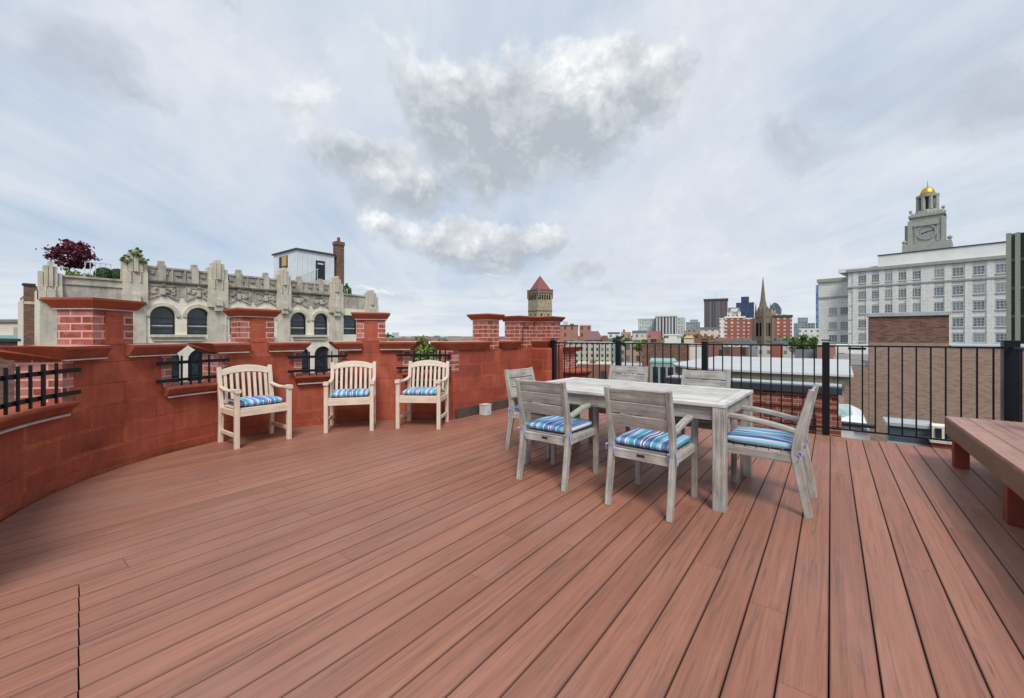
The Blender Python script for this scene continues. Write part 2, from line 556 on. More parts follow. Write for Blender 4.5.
mat_deck(); mat_redblock(); mat_stripes()
mat_brick('red wall brick', [(0.23, 0.048, 0.034), (0.36, 0.098, 0.075), (0.46, 0.22, 0.195)], (0.60, 0.35, 0.285), 0.205, 0.066, 0.015, smear=0.32)
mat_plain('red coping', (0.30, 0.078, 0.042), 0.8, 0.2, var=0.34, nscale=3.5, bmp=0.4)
mat_plain('sky-lit coping top', (0.50, 0.245, 0.20), 0.8, 0.2, var=0.22, nscale=5, bmp=0.3)  # sky sheen on the upward faces, painted in as a paler pink
mat_plain('coping drip', (0.50, 0.42, 0.38), 0.8, 0.2, var=0.3, nscale=8)
mat_plain('base board', (0.075, 0.055, 0.05), 0.7, 0.3, var=0.3, nscale=6)
mat_plain('black iron', (0.0035, 0.005, 0.009), 0.4, 0.35, var=0.25, nscale=12)
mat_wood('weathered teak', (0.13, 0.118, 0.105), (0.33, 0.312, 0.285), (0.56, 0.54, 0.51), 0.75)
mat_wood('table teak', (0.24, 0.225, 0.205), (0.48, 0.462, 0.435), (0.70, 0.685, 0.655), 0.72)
mat_wood('cream teak', (0.50, 0.39, 0.30), (0.66, 0.545, 0.44), (0.78, 0.68, 0.57), 0.6)
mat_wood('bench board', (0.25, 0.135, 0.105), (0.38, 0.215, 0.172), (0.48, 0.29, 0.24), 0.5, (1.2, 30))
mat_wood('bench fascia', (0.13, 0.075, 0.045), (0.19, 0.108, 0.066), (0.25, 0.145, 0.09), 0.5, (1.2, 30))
mat_plain('red post', (0.22, 0.045, 0.03), 0.6, 0.3, var=0.2)
mat_plain('dark void', (0.012, 0.010, 0.010), 0.9, 0.1)
mat_plain('dark joist', (0.040, 0.022, 0.017), 0.9, 0.1)
mat_plain('bronze plate', (0.03, 0.026, 0.02), 0.5, 0.4)
mat_plain('lavender string', (0.30, 0.34, 0.62), 0.9, 0.1, var=0.3, nscale=40)
mat_plain('pale metal box', (0.52, 0.52, 0.52), 0.6, 0.3, var=0.15)
mat_stone('limestone', (0.65, 0.595, 0.485), (0.19, 0.185, 0.16), 0.7, (1.1, 0.42, 0.008), bscale=4, bstr=0.5)
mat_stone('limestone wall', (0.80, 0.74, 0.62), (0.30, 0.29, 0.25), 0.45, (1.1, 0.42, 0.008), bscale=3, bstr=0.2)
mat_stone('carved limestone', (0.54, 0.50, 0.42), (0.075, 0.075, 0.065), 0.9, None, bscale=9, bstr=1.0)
mat_glass('dark glass', (0.018, 0.028, 0.038))
mat_glass('office glass', (0.12, 0.145, 0.16), 0.2, (0.34, 0.37, 0.38))
mat_plain('black frame', (0.015, 0.02, 0.028), 0.5, 0.4)
mat_plain('white frame', (0.72, 0.72, 0.68), 0.6, 0.3, var=0.08)
mat_plain('grey frame', (0.50, 0.52, 0.52), 0.6, 0.3, var=0.08)
mat_plain('pale cladding', (0.62, 0.67, 0.71), 0.5, 0.4, var=0.1, nscale=1)
mat_plain('roof edge', (0.06, 0.065, 0.07), 0.6, 0.3)
mat_plain('ochre panel', (0.50, 0.33, 0.14), 0.7, 0.3)
mat_brick('brown brick', [(0.10, 0.05, 0.036), (0.19, 0.095, 0.068), (0.27, 0.145, 0.11)], (0.22, 0.17, 0.14), 0.21, 0.07, 0.010)
mat_brick('tan brick', [(0.23, 0.140, 0.102), (0.315, 0.205, 0.155), (0.40, 0.28, 0.22)], (0.36, 0.285, 0.23), 0.20, 0.066, 0.012, var=1.8)
mat_brick('orange brick', [(0.16, 0.032, 0.02), (0.27, 0.068, 0.04), (0.38, 0.15, 0.105)], (0.42, 0.30, 0.25), 0.205, 0.068, 0.011, smear=0.12, off=0.4)
mat_plain('lead coping', (0.035, 0.042, 0.055), 0.55, 0.4, var=0.3)
mat_plain('zinc edge', (0.36, 0.39, 0.40), 0.5, 0.4)
mat_plain('white membrane', (0.47, 0.48, 0.49), 0.7, 0.3, var=0.08, nscale=1)
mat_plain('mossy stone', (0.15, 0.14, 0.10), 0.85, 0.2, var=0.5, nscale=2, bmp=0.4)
mat_plain('blue grey metal', (0.06, 0.085, 0.11), 0.4, 0.5, var=0.2)
mat_plain('copper green', (0.24, 0.42, 0.38), 0.7, 0.3, var=0.25, nscale=2)
mat_plain('mint paint', (0.24, 0.32, 0.30), 0.6, 0.3, var=0.1)
mat_plain('clock grey', (0.29, 0.31, 0.30), 0.6, 0.3)
mat_plain('car white', (0.72, 0.74, 0.74), 0.25, 0.5, var=0.04)
mat_glass('car glass', (0.22, 0.33, 0.32), 0.08)
mat_plain('gold', (0.62, 0.38, 0.06), 0.42, 0.5, 0.85, var=0.15)
mat_plain('red tile', (0.23, 0.088, 0.082), 0.8, 0.2, var=0.25, nscale=1.5)
mat_stone('granite', (0.38, 0.39, 0.35), (0.18, 0.19, 0.17), 0.5, (1.6, 0.7, 0.02), bscale=1, bstr=0.2)
mat_stone('puddingstone', (0.46, 0.39, 0.25), (0.11, 0.09, 0.055), 0.85, (1.2, 0.6, 0.06), bscale=1, bstr=0.5)
mat_stone('dark spire stone', (0.23, 0.19, 0.145), (0.08, 0.068, 0.055), 0.7, (1.2, 0.6, 0.03), bscale=1.0, bstr=0.5)
mat_stone('white stone', (0.76, 0.755, 0.72), (0.46, 0.465, 0.44), 0.55, (1.6, 0.8, 0.03), bscale=0.8, bstr=0.2)
mat_plain('white attic', (0.74, 0.745, 0.725), 0.6, 0.3, var=0.08, nscale=0.4)
mat_plain('green fin', (0.27, 0.29, 0.24), 0.6, 0.3, var=0.2)
mat_plain('dark fin', (0.10, 0.115, 0.105), 0.4, 0.4)
mat_plain('bark', (0.06, 0.045, 0.035), 0.9, 0.1, var=0.4, nscale=8, bmp=0.5)
mat_leaf('maple leaf', (0.03, 0.008, 0.014), (0.20, 0.038, 0.06))
mat_leaf('green leaf', (0.012, 0.045, 0.008), (0.14, 0.26, 0.04))
mat_leaf('dark leaf', (0.006, 0.022, 0.008), (0.04, 0.09, 0.03))
mat_leaf('lime leaf', (0.05, 0.10, 0.015), (0.28, 0.33, 0.06))
mat_plain('asphalt', (0.06, 0.06, 0.062), 0.9, 0.2, var=0.3, nscale=0.05)
mat_plain('flat roof', (0.22, 0.21, 0.20), 0.9, 0.2, var=0.3, nscale=0.6)
mat_plain('slate', (0.085, 0.088, 0.105), 0.7, 0.3, var=0.3, nscale=2)
mat_plain('purple slate', (0.17, 0.105, 0.115), 0.8, 0.3, var=0.25, nscale=2)
mat_facade('pale office', (0.50, 0.54, 0.52), (0.22, 0.25, 0.26), 5.0, 3.6, 0.62, 0.55)
mat_facade('finned office', (0.58, 0.58, 0.55), (0.045, 0.05, 0.06), 6.0, 400.0, 0.62, 1.0)
mat_facade('brown tower', (0.125, 0.105, 0.10), (0.055, 0.055, 0.06), 4.2, 500.0, 0.45, 1.0)
mat_facade('navy glass', (0.035, 0.055, 0.12), (0.02, 0.035, 0.085), 5.0, 4.0, 0.6, 0.5)
mat_facade('grey office', (0.26, 0.30, 0.33), (0.10, 0.125, 0.15), 4.0, 3.8, 0.7, 0.5)
mat_facade('blue glass', (0.12, 0.22, 0.36), (0.06, 0.13, 0.26), 3.0, 3.5, 0.8, 0.7)
mat_facade('teal glass', (0.10, 0.16, 0.18), (0.05, 0.085, 0.10), 3.0, 3.5, 0.7, 0.6)
mat_facade('red apartment', (0.30, 0.105, 0.075), (0.50, 0.47, 0.43), 4.4, 3.1, 0.36, 0.42)
mat_facade('cream house', (0.60, 0.53, 0.43), (0.14, 0.13, 0.12), 3.2, 3.4, 0.4, 0.5)
mat_facade('white house', (0.68, 0.67, 0.62), (0.16, 0.17, 0.17), 3.4, 3.4, 0.35, 0.45)
mat_facade('pink brick house', (0.36, 0.175, 0.135), (0.09, 0.065, 0.06), 3.3, 3.5, 0.34, 0.5)
mat_facade('tan house', (0.36, 0.265, 0.19), (0.07, 0.06, 0.055), 3.0, 3.4, 0.38, 0.5)
mat_facade('brick house', (0.22, 0.105, 0.08), (0.05, 0.045, 0.045), 3.0, 3.4, 0.35, 0.5)
mat_facade('grey green front', (0.44, 0.42, 0.36), (0.06, 0.065, 0.06), 1.45, 1.75, 0.42, 0.5)


def mat_townscape():
    m, nt = newmat('townscape')
    isl = nt.n('ShaderNodeNewGeometry').outputs['Random Per Island']
    nd = nt.t.nodes.new('ShaderNodeValToRGB')
    nd.color_ramp.interpolation = 'CONSTANT'
    cols = [(0.24, 0.12, 0.09), (0.42, 0.38, 0.32), (0.30, 0.16, 0.12), (0.20, 0.20, 0.20), (0.50, 0.48, 0.45), (0.26, 0.20, 0.16), (0.16, 0.14, 0.14), (0.36, 0.24, 0.18)]
    el = nd.color_ramp.elements
    while len(el) < len(cols):
        el.new(0.5)
    for i, (e, c) in enumerate(zip(el, cols)):
        e.position = i / len(cols)
        e.color = (*c, 1)
    nt.l(isl, nd.inputs[0])
    s = nt.n('ShaderNodeSeparateXYZ')
    nt.l(vcoord(nt), s.inputs[0])
    fx = nt.math('FRACT', nt.math('DIVIDE', s.outputs[0], 3.1))
    fy = nt.math('FRACT', nt.math('DIVIDE', s.outputs[1], 3.4))
    ins = nt.math('MULTIPLY', nt.math('LESS_THAN', fx, 0.4), nt.math('LESS_THAN', fy, 0.5))
    col = nt.mix(nt.math('MULTIPLY', ins, 0.7), nd.outputs[0], (0.05, 0.05, 0.055))
    principled(nt, col, 0.8, 0.2)


mat_townscape()


# ------------------------------------------------------------------ mesh builder
class MB:
    def __init__(self):
        self.bm = bmesh.new()
        self.uv = self.bm.loops.layers.uv.new('UVMap')
        self.mi = 0

    def face(self, vs, uvs=None):
        try:
            f = self.bm.faces.new(vs)
        except ValueError:
            return None
        f.material_index = self.mi
        f.normal_update()
        if uvs is None:
            n = f.normal
            for lp in f.loops:
                c = lp.vert.co
                if abs(n.z) > 0.75:
                    lp[self.uv].uv = (c.x, c.y)
                elif abs(n.x) > abs(n.y):
                    lp[self.uv].uv = (c.y, c.z)
                else:
                    lp[self.uv].uv = (c.x, c.z)
        else:
            for lp, q in zip(f.loops, uvs):
                lp[self.uv].uv = q
        return f

    def v(self, co):
        return self.bm.verts.new(co)

    def box(self, x0, x1, y0, y1, z0, z1):
        p = [self.v((x, y, z)) for z in (z0, z1) for y in (y0, y1) for x in (x0, x1)]
        for q in ((0, 2, 3, 1), (4, 5, 7, 6), (0, 1, 5, 4), (2, 6, 7, 3), (0, 4, 6, 2), (1, 3, 7, 5)):
            self.face([p[i] for i in q])
        return self

    def beam(self, pts, wds, hts, side=None, bev=0.0):
        """rectangular bar through points; u runs along it. side = direction of the width"""
        pts = [Vector(p) for p in pts]
        n = len(pts)
        if isinstance(wds, (int, float)):
            wds = [wds] * n
        if isinstance(hts, (int, float)):
            hts = [hts] * n
        off = (random.uniform(0, 30), random.uniform(0, 30))
        rings = []
        acc = 0
        us = []
        sec = []
        for i, p in enumerate(pts):
            if i:
                acc += (p - pts[i - 1]).length
            us.append(acc)
            t = (pts[min(i + 1, n - 1)] - pts[max(i - 1, 0)]).normalized()
            s = Vector(side) if side else (Vector((1, 0, 0)) if abs(t.x) < 0.9 else Vector((0, 1, 0)))
            s = (s - t * s.dot(t)).normalized()
            up = t.cross(s).normalized()
            a, b = wds[i] / 2, hts[i] / 2
            if bev > 0:
                k = min(bev, a * .6, b * .6)
                offs = [(-a + k, -b), (a - k, -b), (a, -b + k), (a, b - k), (a - k, b), (-a + k, b), (-a, b - k), (-a, -b + k)]
            else:
                offs = [(-a, -b), (a, -b), (a, b), (-a, b)]
            rings.append([self.v(p + s * x + up * y) for x, y in offs])
            per = [0]
            for j in range(len(offs)):
                q0, q1 = offs[j], offs[(j + 1) % len(offs)]
                per.append(per[-1] + math.hypot(q1[0] - q0[0], q1[1] - q0[1]))
            sec.append(per)
        m = len(rings[0])
        for i in range(n - 1):
            for j in range(m):
                k = (j + 1) % m
                uv = [(us[i] + off[0], sec[i][j] + off[1]), (us[i] + off[0], sec[i][j + 1] + off[1]),
                      (us[i + 1] + off[0], sec[i][j + 1] + off[1]), (us[i + 1] + off[0], sec[i][j] + off[1])]
                self.face([rings[i][j], rings[i][k], rings[i + 1][k], rings[i + 1][j]], uv)
        for r, flip in ((rings[0], True), (rings[-1], False)):
            vsq = list(reversed(r)) if flip else r
            self.face(vsq, [(off[0] + 0.02 * math.cos(i), off[1] + 0.02 * math.sin(i)) for i in range(m)])
        return self

    def prism(self, poly, z0, z1, top=None):
        """polygon (ccw) extruded in z; top = other polygon for a frustum"""
        b = [self.v((x, y, z0)) for x, y in poly]
        t = [self.v((x, y, z1)) for x, y in (top or poly)]
        n = len(poly)
        self.face(list(reversed(b)))
        self.face(t)
        acc = 0
        for i in range(n):
            k = (i + 1) % n
            L = math.hypot(poly[k][0] - poly[i][0], poly[k][1] - poly[i][1])
            self.face([b[i], b[k], t[k], t[i]], [(acc, z0), (acc + L, z0), (acc + L, z1), (acc, z1)])
            acc += L
        return self

    def lathe(self, prof, c=(0, 0), seg=16, cap=True):
        rings = []
        for r, z in prof:
            rings.append([self.v((c[0] + r * math.cos(2 * PI * i / seg), c[1] + r * math.sin(2 * PI * i / seg), z)) for i in range(seg)])
        for a in range(len(rings) - 1):
            for i in range(seg):
                k = (i + 1) % seg
                self.face([rings[a][i], rings[a][k], rings[a + 1][k], rings[a + 1][i]])
        if cap:
            self.face(list(reversed(rings[0])))
            self.face(rings[-1])
        return self

    def tube(self, pts, r, seg=8):
        pts = [Vector(p) for p in pts]
        n = len(pts)
        rs = r if isinstance(r, (list, tuple)) else [r] * n
        rings = []
        for i, p in enumerate(pts):
            t = (pts[min(i + 1, n - 1)] - pts[max(i - 1, 0)]).normalized()
            s = Vector((0, 0, 1)) if abs(t.z) < 0.9 else Vector((1, 0, 0))
            s = (s - t * s.dot(t)).normalized()
            u = t.cross(s)
            rings.append([self.v(p + (s * math.cos(2 * PI * j / seg) + u * math.sin(2 * PI * j / seg)) * rs[i]) for j in range(seg)])
        for i in range(n - 1):
            for j in range(seg):
                k = (j + 1) % seg
                self.face([rings[i][j], rings[i][k], rings[i + 1][k], rings[i + 1][j]])
        self.face(list(reversed(rings[0])))
        self.face(rings[-1])
        return self

    def sector(self, c, r0, r1, a0, a1, z0, z1, flare=None, step=2.0):
        """curved wall piece (degrees). flare=(inner, outer, ends) metres the top edge overhangs the bottom"""
        n = max(1, int(abs(a1 - a0) / step))
        fi, fo, fe = flare or (0, 0, 0)
        rm = (r0 + r1) / 2
        de = math.degrees(fe / rm)
        rows = []
        for i in range(n + 1):
            t = i / n
            a = RAD(a0 + (a1 - a0) * t)
            at_ = RAD((a0 - de) + (a1 - a0 + 2 * de) * t)
            rows.append([self.v((c[0] + r0 * math.cos(a), c[1] + r0 * math.sin(a), z0)),
                         self.v((c[0] + (r0 - fi) * math.cos(at_), c[1] + (r0 - fi) * math.sin(at_), z1)),
                         self.v((c[0] + (r1 + fo) * math.cos(at_), c[1] + (r1 + fo) * math.sin(at_), z1)),
                         self.v((c[0] + r1 * math.cos(a), c[1] + r1 * math.sin(a), z0)), a])
        for i in range(n):
            A, B = rows[i], rows[i + 1]
            ua, ub = A[4] * r0, B[4] * r0
            self.face([A[0], A[1], B[1], B[0]], [(ua, z0), (ua, z1), (ub, z1), (ub, z0)])
            self.face([A[1], A[2], B[2], B[1]], [(ua, r0), (ua, r1), (ub, r1), (ub, r0)])
            self.face([A[2], A[3], B[3], B[2]], [(ua, z1), (ua, z0), (ub, z0), (ub, z1)])
            self.face([A[3], A[0], B[0], B[3]], [(ua, r1), (ua, r0), (ub, r0), (ub, r1)])
        t = r1 - r0
        A = rows[0]
        self.face([A[0], A[3], A[2], A[1]], [(0, z0), (t, z0), (t, z1), (0, z1)])
        B = rows[-1]
        self.face([B[0], B[1], B[2], B[3]], [(0, z0), (0, z1), (t, z1), (t, z0)])
        return self

    def bevel(self, wdt, seg=2, angle=35):
        es = [e for e in self.bm.edges if len(e.link_faces) == 2 and e.calc_face_angle(0) > RAD(angle)]
        bmesh.ops.bevel(self.bm, geom=es, offset=wdt, segments=seg, profile=0.5, affect='EDGES')
        return self

    def build(self, name, mats, parent=None, smooth=False, recalc=True):
        if recalc:
            bmesh.ops.recalc_face_normals(self.bm, faces=self.bm.faces)
        me = bpy.data.meshes.new(name)
        self.bm.to_mesh(me)
        self.bm.free()
        if isinstance(mats, str):
            mats = [mats]
        for k in mats:
            me.materials.append(MATS[k])
        if smooth:
            for p in me.polygons:
                p.use_smooth = True
        o = bpy.data.objects.new(name, me)
        COL.objects.link(o)
        if parent:
            o.parent = parent
        return o


def tag(o, label, cat=None, group=None, kind=None):
    if label:
        o['label'] = label
    if cat:
        o['category'] = cat
    if group:
        o['group'] = group
    if kind:
        o['kind'] = kind
    return o


def thing(name, label, cat, loc=(0, 0, 0), rz=0.0, group=None):
    o = bpy.data.objects.new(name, None)
    o.empty_display_size = 0.2
    COL.objects.link(o)
    o.location = loc
    o.rotation_euler = (0, 0, rz)
    return tag(o, label, cat, group)


def copy_tree(o, parent=None):
    c = o.copy()
    COL.objects.link(c)
    if parent:
        c.parent = parent
    for ch in list(o.children):
        copy_tree(ch, c)
    return c


def box_obj(name, mat, parent, *dims, bev=0.0):
    m = MB().box(*dims)
    if bev:
        m.bevel(bev, 2)
    return m.build(name, mat, parent)


GZ = -14.0
# ------------------------------------------------------------------ ground
MB().box(-9000, 9000, -9000, 9000, GZ - 1, GZ).build('ground', 'asphalt')
bpy.data.objects['ground']['kind'] = 'structure'

# ------------------------------------------------------------------ the roof deck
TC = (-3.381, 2.208)        # centre of the round corner bay
TR = 2.33                   # inner radius of its parapet
TT = 0.33                   # parapet thickness
WX = -4.365                 # inner face of the straight parapet
DECK_Y1 = 6.37
PITCH, BW = 0.1458, 0.1406


def hatch_y(x):
    return 0.33 - 0.118 * (x + 2.85)


def deck_span(x):
    """from/to y of the deck at this x"""
    y1 = DECK_Y1
    y0 = -3.0
    dx = x - TC[0]
    if x < WX + 0.005:
        r = TR - 0.075
        if abs(dx) >= r - 0.01:
            return None
        h = math.sqrt(r * r - dx * dx)
        y0, y1 = TC[1] - h, TC[1] + h
    elif x < TC[0]:
        h = math.sqrt((TR - 0.075) ** 2 - dx * dx)
        y0 = TC[1] - h
    return y0, y1


def plank(g, x0, x1, lo, hi, z=-0.025):
    """deck board with eased edges; the two ends may be cut askew"""
    off = (random.uniform(0, 40), 0.0)
    xm = (x0 + x1) / 2
    k = 0.0022
    sec = [(x0, z), (x1, z), (x1, -k), (x1 - k, 0.0), (x0 + k, 0.0), (x0, -k)]
    f = lambda q, x: q[0] + (q[1] - q[0]) * (x - x0) / (x1 - x0)
    A = [g.v((x, f(lo, x), zz)) for x, zz in sec]
    B = [g.v((x, f(hi, x), zz)) for x, zz in sec]
    for j in range(6):
        j2 = (j + 1) % 6
        g.face([A[j], A[j2], B[j2], B[j]], [(p.co.y + off[0], p.co.x - xm) for p in (A[j], A[j2], B[j2], B[j])])
    g.face(A)
    g.face(list(reversed(B)))


dk = MB()
n0 = -41
HX0, HX1 = -2.93, -0.62      # the hatch cut into the deck
for i in range(n0, 12):
    x0 = i * PITCH - 0.004
    x1 = x0 + BW
    if x0 > 1.50:
        break
    sp = deck_span((x0 + x1) / 2)
    if not sp:
        continue
    y0, y1 = sp
    if x0 > HX0 and x1 < HX1 and y0 < hatch_y(x0):
        y0 = hatch_y(x0)
    # random lengths
    sa, sb_ = deck_span(x0) or sp, deck_span(x1) or sp
    lows, highs = [y0, y0], [y1, y1]
    if y1 < DECK_Y1 - 0.01:
        highs = [sa[1], sb_[1]]
    if x0 > HX0 and x1 < HX1 and sp[0] < hatch_y(x0):
        lows = [hatch_y(x0) + 0.003, hatch_y(x0) + 0.003 - 0.118 * BW * 0.85]
    elif y0 > -2.9:
        lows = [sa[0], sb_[0]]
    y = y0
    first = True
    while y < y1 - 0.01:
        L = random.uniform(2.4, 4.9) if not first else random.uniform(1.0, 4.9)
        first = False
        e = min(y + L, y1)
        if y1 - e < 0.7:
            e = y1
        plank(dk, x0, x1, lows if y == y0 else [y, y], highs if e == y1 else [e - 0.0025, e - 0.0025])
        y = e
dk.build('deck', 'decking')['kind'] = 'structure'
hb = MB()
for i in range(n0, 12):
    x0 = i * PITCH - 0.004 + 0.006
    x1 = x0 + BW
    if x0 < HX0 or x1 > HX1 + 0.03:
        continue
    sp = deck_span((x0 + x1) / 2)
    y0 = max(sp[0], -1.2)
    hy = hatch_y(x0) - 0.002
    if y0 > hy - 0.1:
        continue
    plank(hb, x0, x1, [y0, y0], [hy, hy - 0.118 * BW * 0.85])
tag(hb.build('deck_hatch', 'decking'), 'square hatch of offset deck boards at the near left of the deck', 'hatch')
# dark substructure under the boards
sb = MB()
sb.box(WX - 0.1, 1.5, -3.0, DECK_Y1 - 0.03, -0.2, -0.029)
sb.prism([(TC[0] + (TR + 0.05) * math.cos(2 * PI * i / 64), TC[1] + (TR + 0.05) * math.sin(2 * PI * i / 64)) for i in range(64)], -0.203, -0.033)
sb.build('deck_underside', 'dark joist')['kind'] = 'structure'

# the building that carries the deck
host = thing('brick_building', 'red brick building below the roof deck, with a round corner bay', 'building', (0, 0, GZ))
hw = MB()
hw.box(-4.69, 1.55, -12, 6.35, 0, -GZ - 0.21)
hw.lathe([(TR + TT - 0.02, 0), (TR + TT - 0.02, -GZ - 0.21)], TC, 48)
hw.build('wall', 'red wall brick', host)

# ------------------------------------------------------------------ the curved red parapet
par = thing('parapet_wall', 'curved red painted parapet wall with three brick piers and barred openings', 'wall', (TC[0], TC[1], 0))
C0 = (0.0, 0.0)
openings = [(227.7, 277.0), (190.3, 202.1), (154.7, 166.5), (116.2, 131.0)]  # first one stretched out of view so no merlon shades the deck
piers = [(215.9, 4.7), (179.4, 4.7), (144.5, 4.9)]
A_START, A_END = 280.0, 115.2
SILLZ, COPZ0, COPZ1 = 0.60, 1.02, 1.125
m = MB()
m.sector(C0, TR, TR + TT, A_END, A_START, -0.2, SILLZ)
m.build('wall_base', 'red painted block', par)
m = MB()
m.sector(C0, TR - 0.02, TR - 0.001, A_END + 0.5, A_START, -0.03, 0.075)
m.build('plinth', 'red painted block', par)
# solid merlons between the openings
mer = [(202.1, 227.7), (166.5, 190.3), (131.0, 154.7)]
for a0, a1 in mer:
    q = 2.6
    g = MB()
    g.sector(C0, TR, TR + TT, a0 + q, a1 - q, SILLZ + 0.001, COPZ0 - 0.001)
    o = g.build('merlon', 'red painted block', par)
    for e0, e1 in ((a0, a0 + q), (a1 - q, a1)):
        MB().sector(C0, TR + 0.004, TR + TT - 0.004, e0, e1, SILLZ + 0.001, COPZ0 - 0.001, step=1).build('brick_quoin', 'red wall brick', o)
# copings, stopping short at the piers
for a0, a1 in mer:
    cuts = [p for p in piers if a0 < p[0] < a1]
    segs = [(a0, a1)]
    if cuts:
        pc = cuts[0]
        segs = [(a0, pc[0] - pc[1] + 2.0), (pc[0] + pc[1] - 2.0, a1)]
    for (s0, s1) in segs:
        e0 = s0 - 0.6 if s0 == a0 else s0
        e1 = s1 + 0.6 if s1 == a1 else s1
        g = MB()
        # flare only at a free end
        fl0 = 0.075 if s0 == a0 else -0.0
        fl1 = 0.075 if s1 == a1 else -0.0
        n = max(2, int((e1 - e0) / 1.5))
        rows = []
        for i in range(n + 1):
            t = i / n
            ab = RAD(e0 + (e1 - e0) * t)
            d0, d1 = math.degrees(fl0 / TR), math.degrees(fl1 / TR)
            at_ = RAD((e0 - d0) + (e1 - e0 + d0 + d1) * t)
            ring = []
            for r, z, a in ((TR - 0.03, COPZ0, ab), (TR - 0.085, COPZ1 - 0.022, at_), (TR - 0.085, COPZ1, at_), (TR + TT / 2, COPZ1 + 0.012, at_),
                            (TR + TT + 0.085, COPZ1, at_), (TR + TT + 0.085, COPZ1 - 0.022, at_), (TR + TT + 0.03, COPZ0, ab)):
                ring.append((g.v((r * math.cos(a), r * math.sin(a), z)), a * TR, r + z))
            rows.append(ring)
        k = len(rows[0])
        for i in range(n):
            for j in range(k):
                j2 = (j + 1) % k
                A, B, Cc, D = rows[i][j], rows[i][j2], rows[i + 1][j2], rows[i + 1][j]
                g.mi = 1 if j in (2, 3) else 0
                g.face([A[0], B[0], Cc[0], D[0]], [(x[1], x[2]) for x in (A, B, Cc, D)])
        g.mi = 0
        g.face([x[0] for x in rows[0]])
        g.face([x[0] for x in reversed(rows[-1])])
        o = g.build('coping', ['red coping', 'sky-lit coping top'], par)
        MB().sector(C0, TR - 0.055, TR - 0.012, e0 + 0.2, e1 - 0.2, COPZ0 - 0.012, COPZ0 - 0.001).build('drip', 'coping drip', o)


def pier_parts(parent, w2, t, zb, zt, local=None, strip=True):
    """brick pier in local axes: x across, y from the inner face (0) outwards (+)"""
    body = MB().box(-w2, w2, 0.004, t - 0.004, zb, zt)
    p = body.build('pier', 'red wall brick', parent)
    if strip:
        MB().box(-w2 * 0.44, w2 * 0.44, -0.004, 0.02, zb + 0.001, zt - 0.002).build('pilaster_strip', 'red painted block', p)
    cp = MB()
    b0, b1, f = 0.02, 0.095, 0.0

    def rect(e):
        return [(-w2 - e, -e), (w2 + e, -e), (w2 + e, t + e), (-w2 - e, t + e)]
    cp.prism(rect(0.02), zt + 0.001, zt + 0.070, rect(0.068))
    cp.prism(rect(0.068), zt + 0.0705, zt + 0.090)
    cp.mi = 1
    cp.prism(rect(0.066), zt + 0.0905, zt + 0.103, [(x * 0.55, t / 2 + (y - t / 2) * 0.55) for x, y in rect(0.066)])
    cap = cp.build('cap', ['red coping', 'sky-lit coping top'], p)
    MB().prism(rect(0.02), zt - 0.010, zt - 0.001).build('drip', 'coping drip', cap)
    return p


for a, hw_ in piers:
    MB().sector(C0, TR + 0.001, TR + TT - 0.001, a - hw_ + 1.6, a + hw_ - 1.6, COPZ0 - 0.0005, COPZ1 + 0.004).build('pier_base', 'red painted block', par)
    p = pier_parts(par, TR * RAD(hw_), TT, COPZ1 + 0.005, 1.455)
    # local +y points outwards along the radius, origin on the inner face
    p.location = (TR * math.cos(RAD(a)), TR * math.sin(RAD(a)), 0)
    p.rotation_euler = (0, 0, RAD(a) - PI / 2)
# sills and iron grilles in the openings
for a0, a1 in openings:
    g = MB()
    e = 2.0
    e_hi = 0.0 if a0 == 116.2 else e
    s0 = a0 - (0.2 if a0 == 116.2 else 0.2)
    g.sector(C0, TR - 0.03, TR + TT + 0.02, s0, a1 + e, SILLZ - 0.02, SILLZ + 0.055, flare=(0.07, 0.05, 0.02))
    g.sector(C0, TR - 0.098, TR + TT + 0.06, s0 - 0.4, a1 + e + 0.4, SILLZ + 0.0555, SILLZ + 0.075)
    o = g.build('sill', 'red coping', par)
    MB().sector(C0, TR - 0.06, TR - 0.012, s0 + 0.4, a1 + e - 0.4, SILLZ - 0.034, SILLZ - 0.021).build('drip', 'coping drip', o)
    g = MB()
    ov = 4.6
    rr = TR - 0.05
    lo = a0 - (0.6 if a0 == 116.2 else 2.4)
    hi = a1 + ov
    for z in (0.745, 0.93):
        g.sector(C0, rr - 0.008, rr + 0.008, lo, hi, z - 0.017, z + 0.017)
    bars = {227.7: [231.6, 234.8, 238.0, 241.2, 244.4, 247.6, 250.8, 254, 257.2, 260.4, 263.6, 266.8, 270, 273.2], 190.3: [193.6, 196.1, 198.4, 200.8], 154.7: [157.5, 160.0, 162.4, 164.6],
            116.2: [117.5, 119.6, 122.0, 124.4, 126.8, 129.2]}[a0]
    for kk, a in enumerate(bars):
        x, y = (rr - 0.017) * math.cos(RAD(a)), (rr - 0.017) * math.sin(RAD(a))
        wv = 0.026 if kk % 4 == 1 else 0.0145
        g.beam([(x, y, 0.685), (x, y, 1.0)], wv, 0.016, side=(-math.sin(RAD(a)), math.cos(RAD(a)), 0))
    for a in (lo + 1.2, hi - 1.2):
        for z in (0.745, 0.93):
            x, y = math.cos(RAD(a)), math.sin(RAD(a))
            g.beam([(x * (rr - 0.004), y * (rr - 0.004), z), (x * (TR + 0.01), y * (TR + 0.01), z)], 0.02, 0.02)
    g.build('window_grille', 'black iron', par)

# ------------------------------------------------------------------ the straight red parapet beyond
sp = thing('parapet_wall', 'straight red parapet wall with three short brick chimney piers behind the table', 'wall', (WX, 4.32, 0))
L_END = 6.30 - 4.32
m = MB()
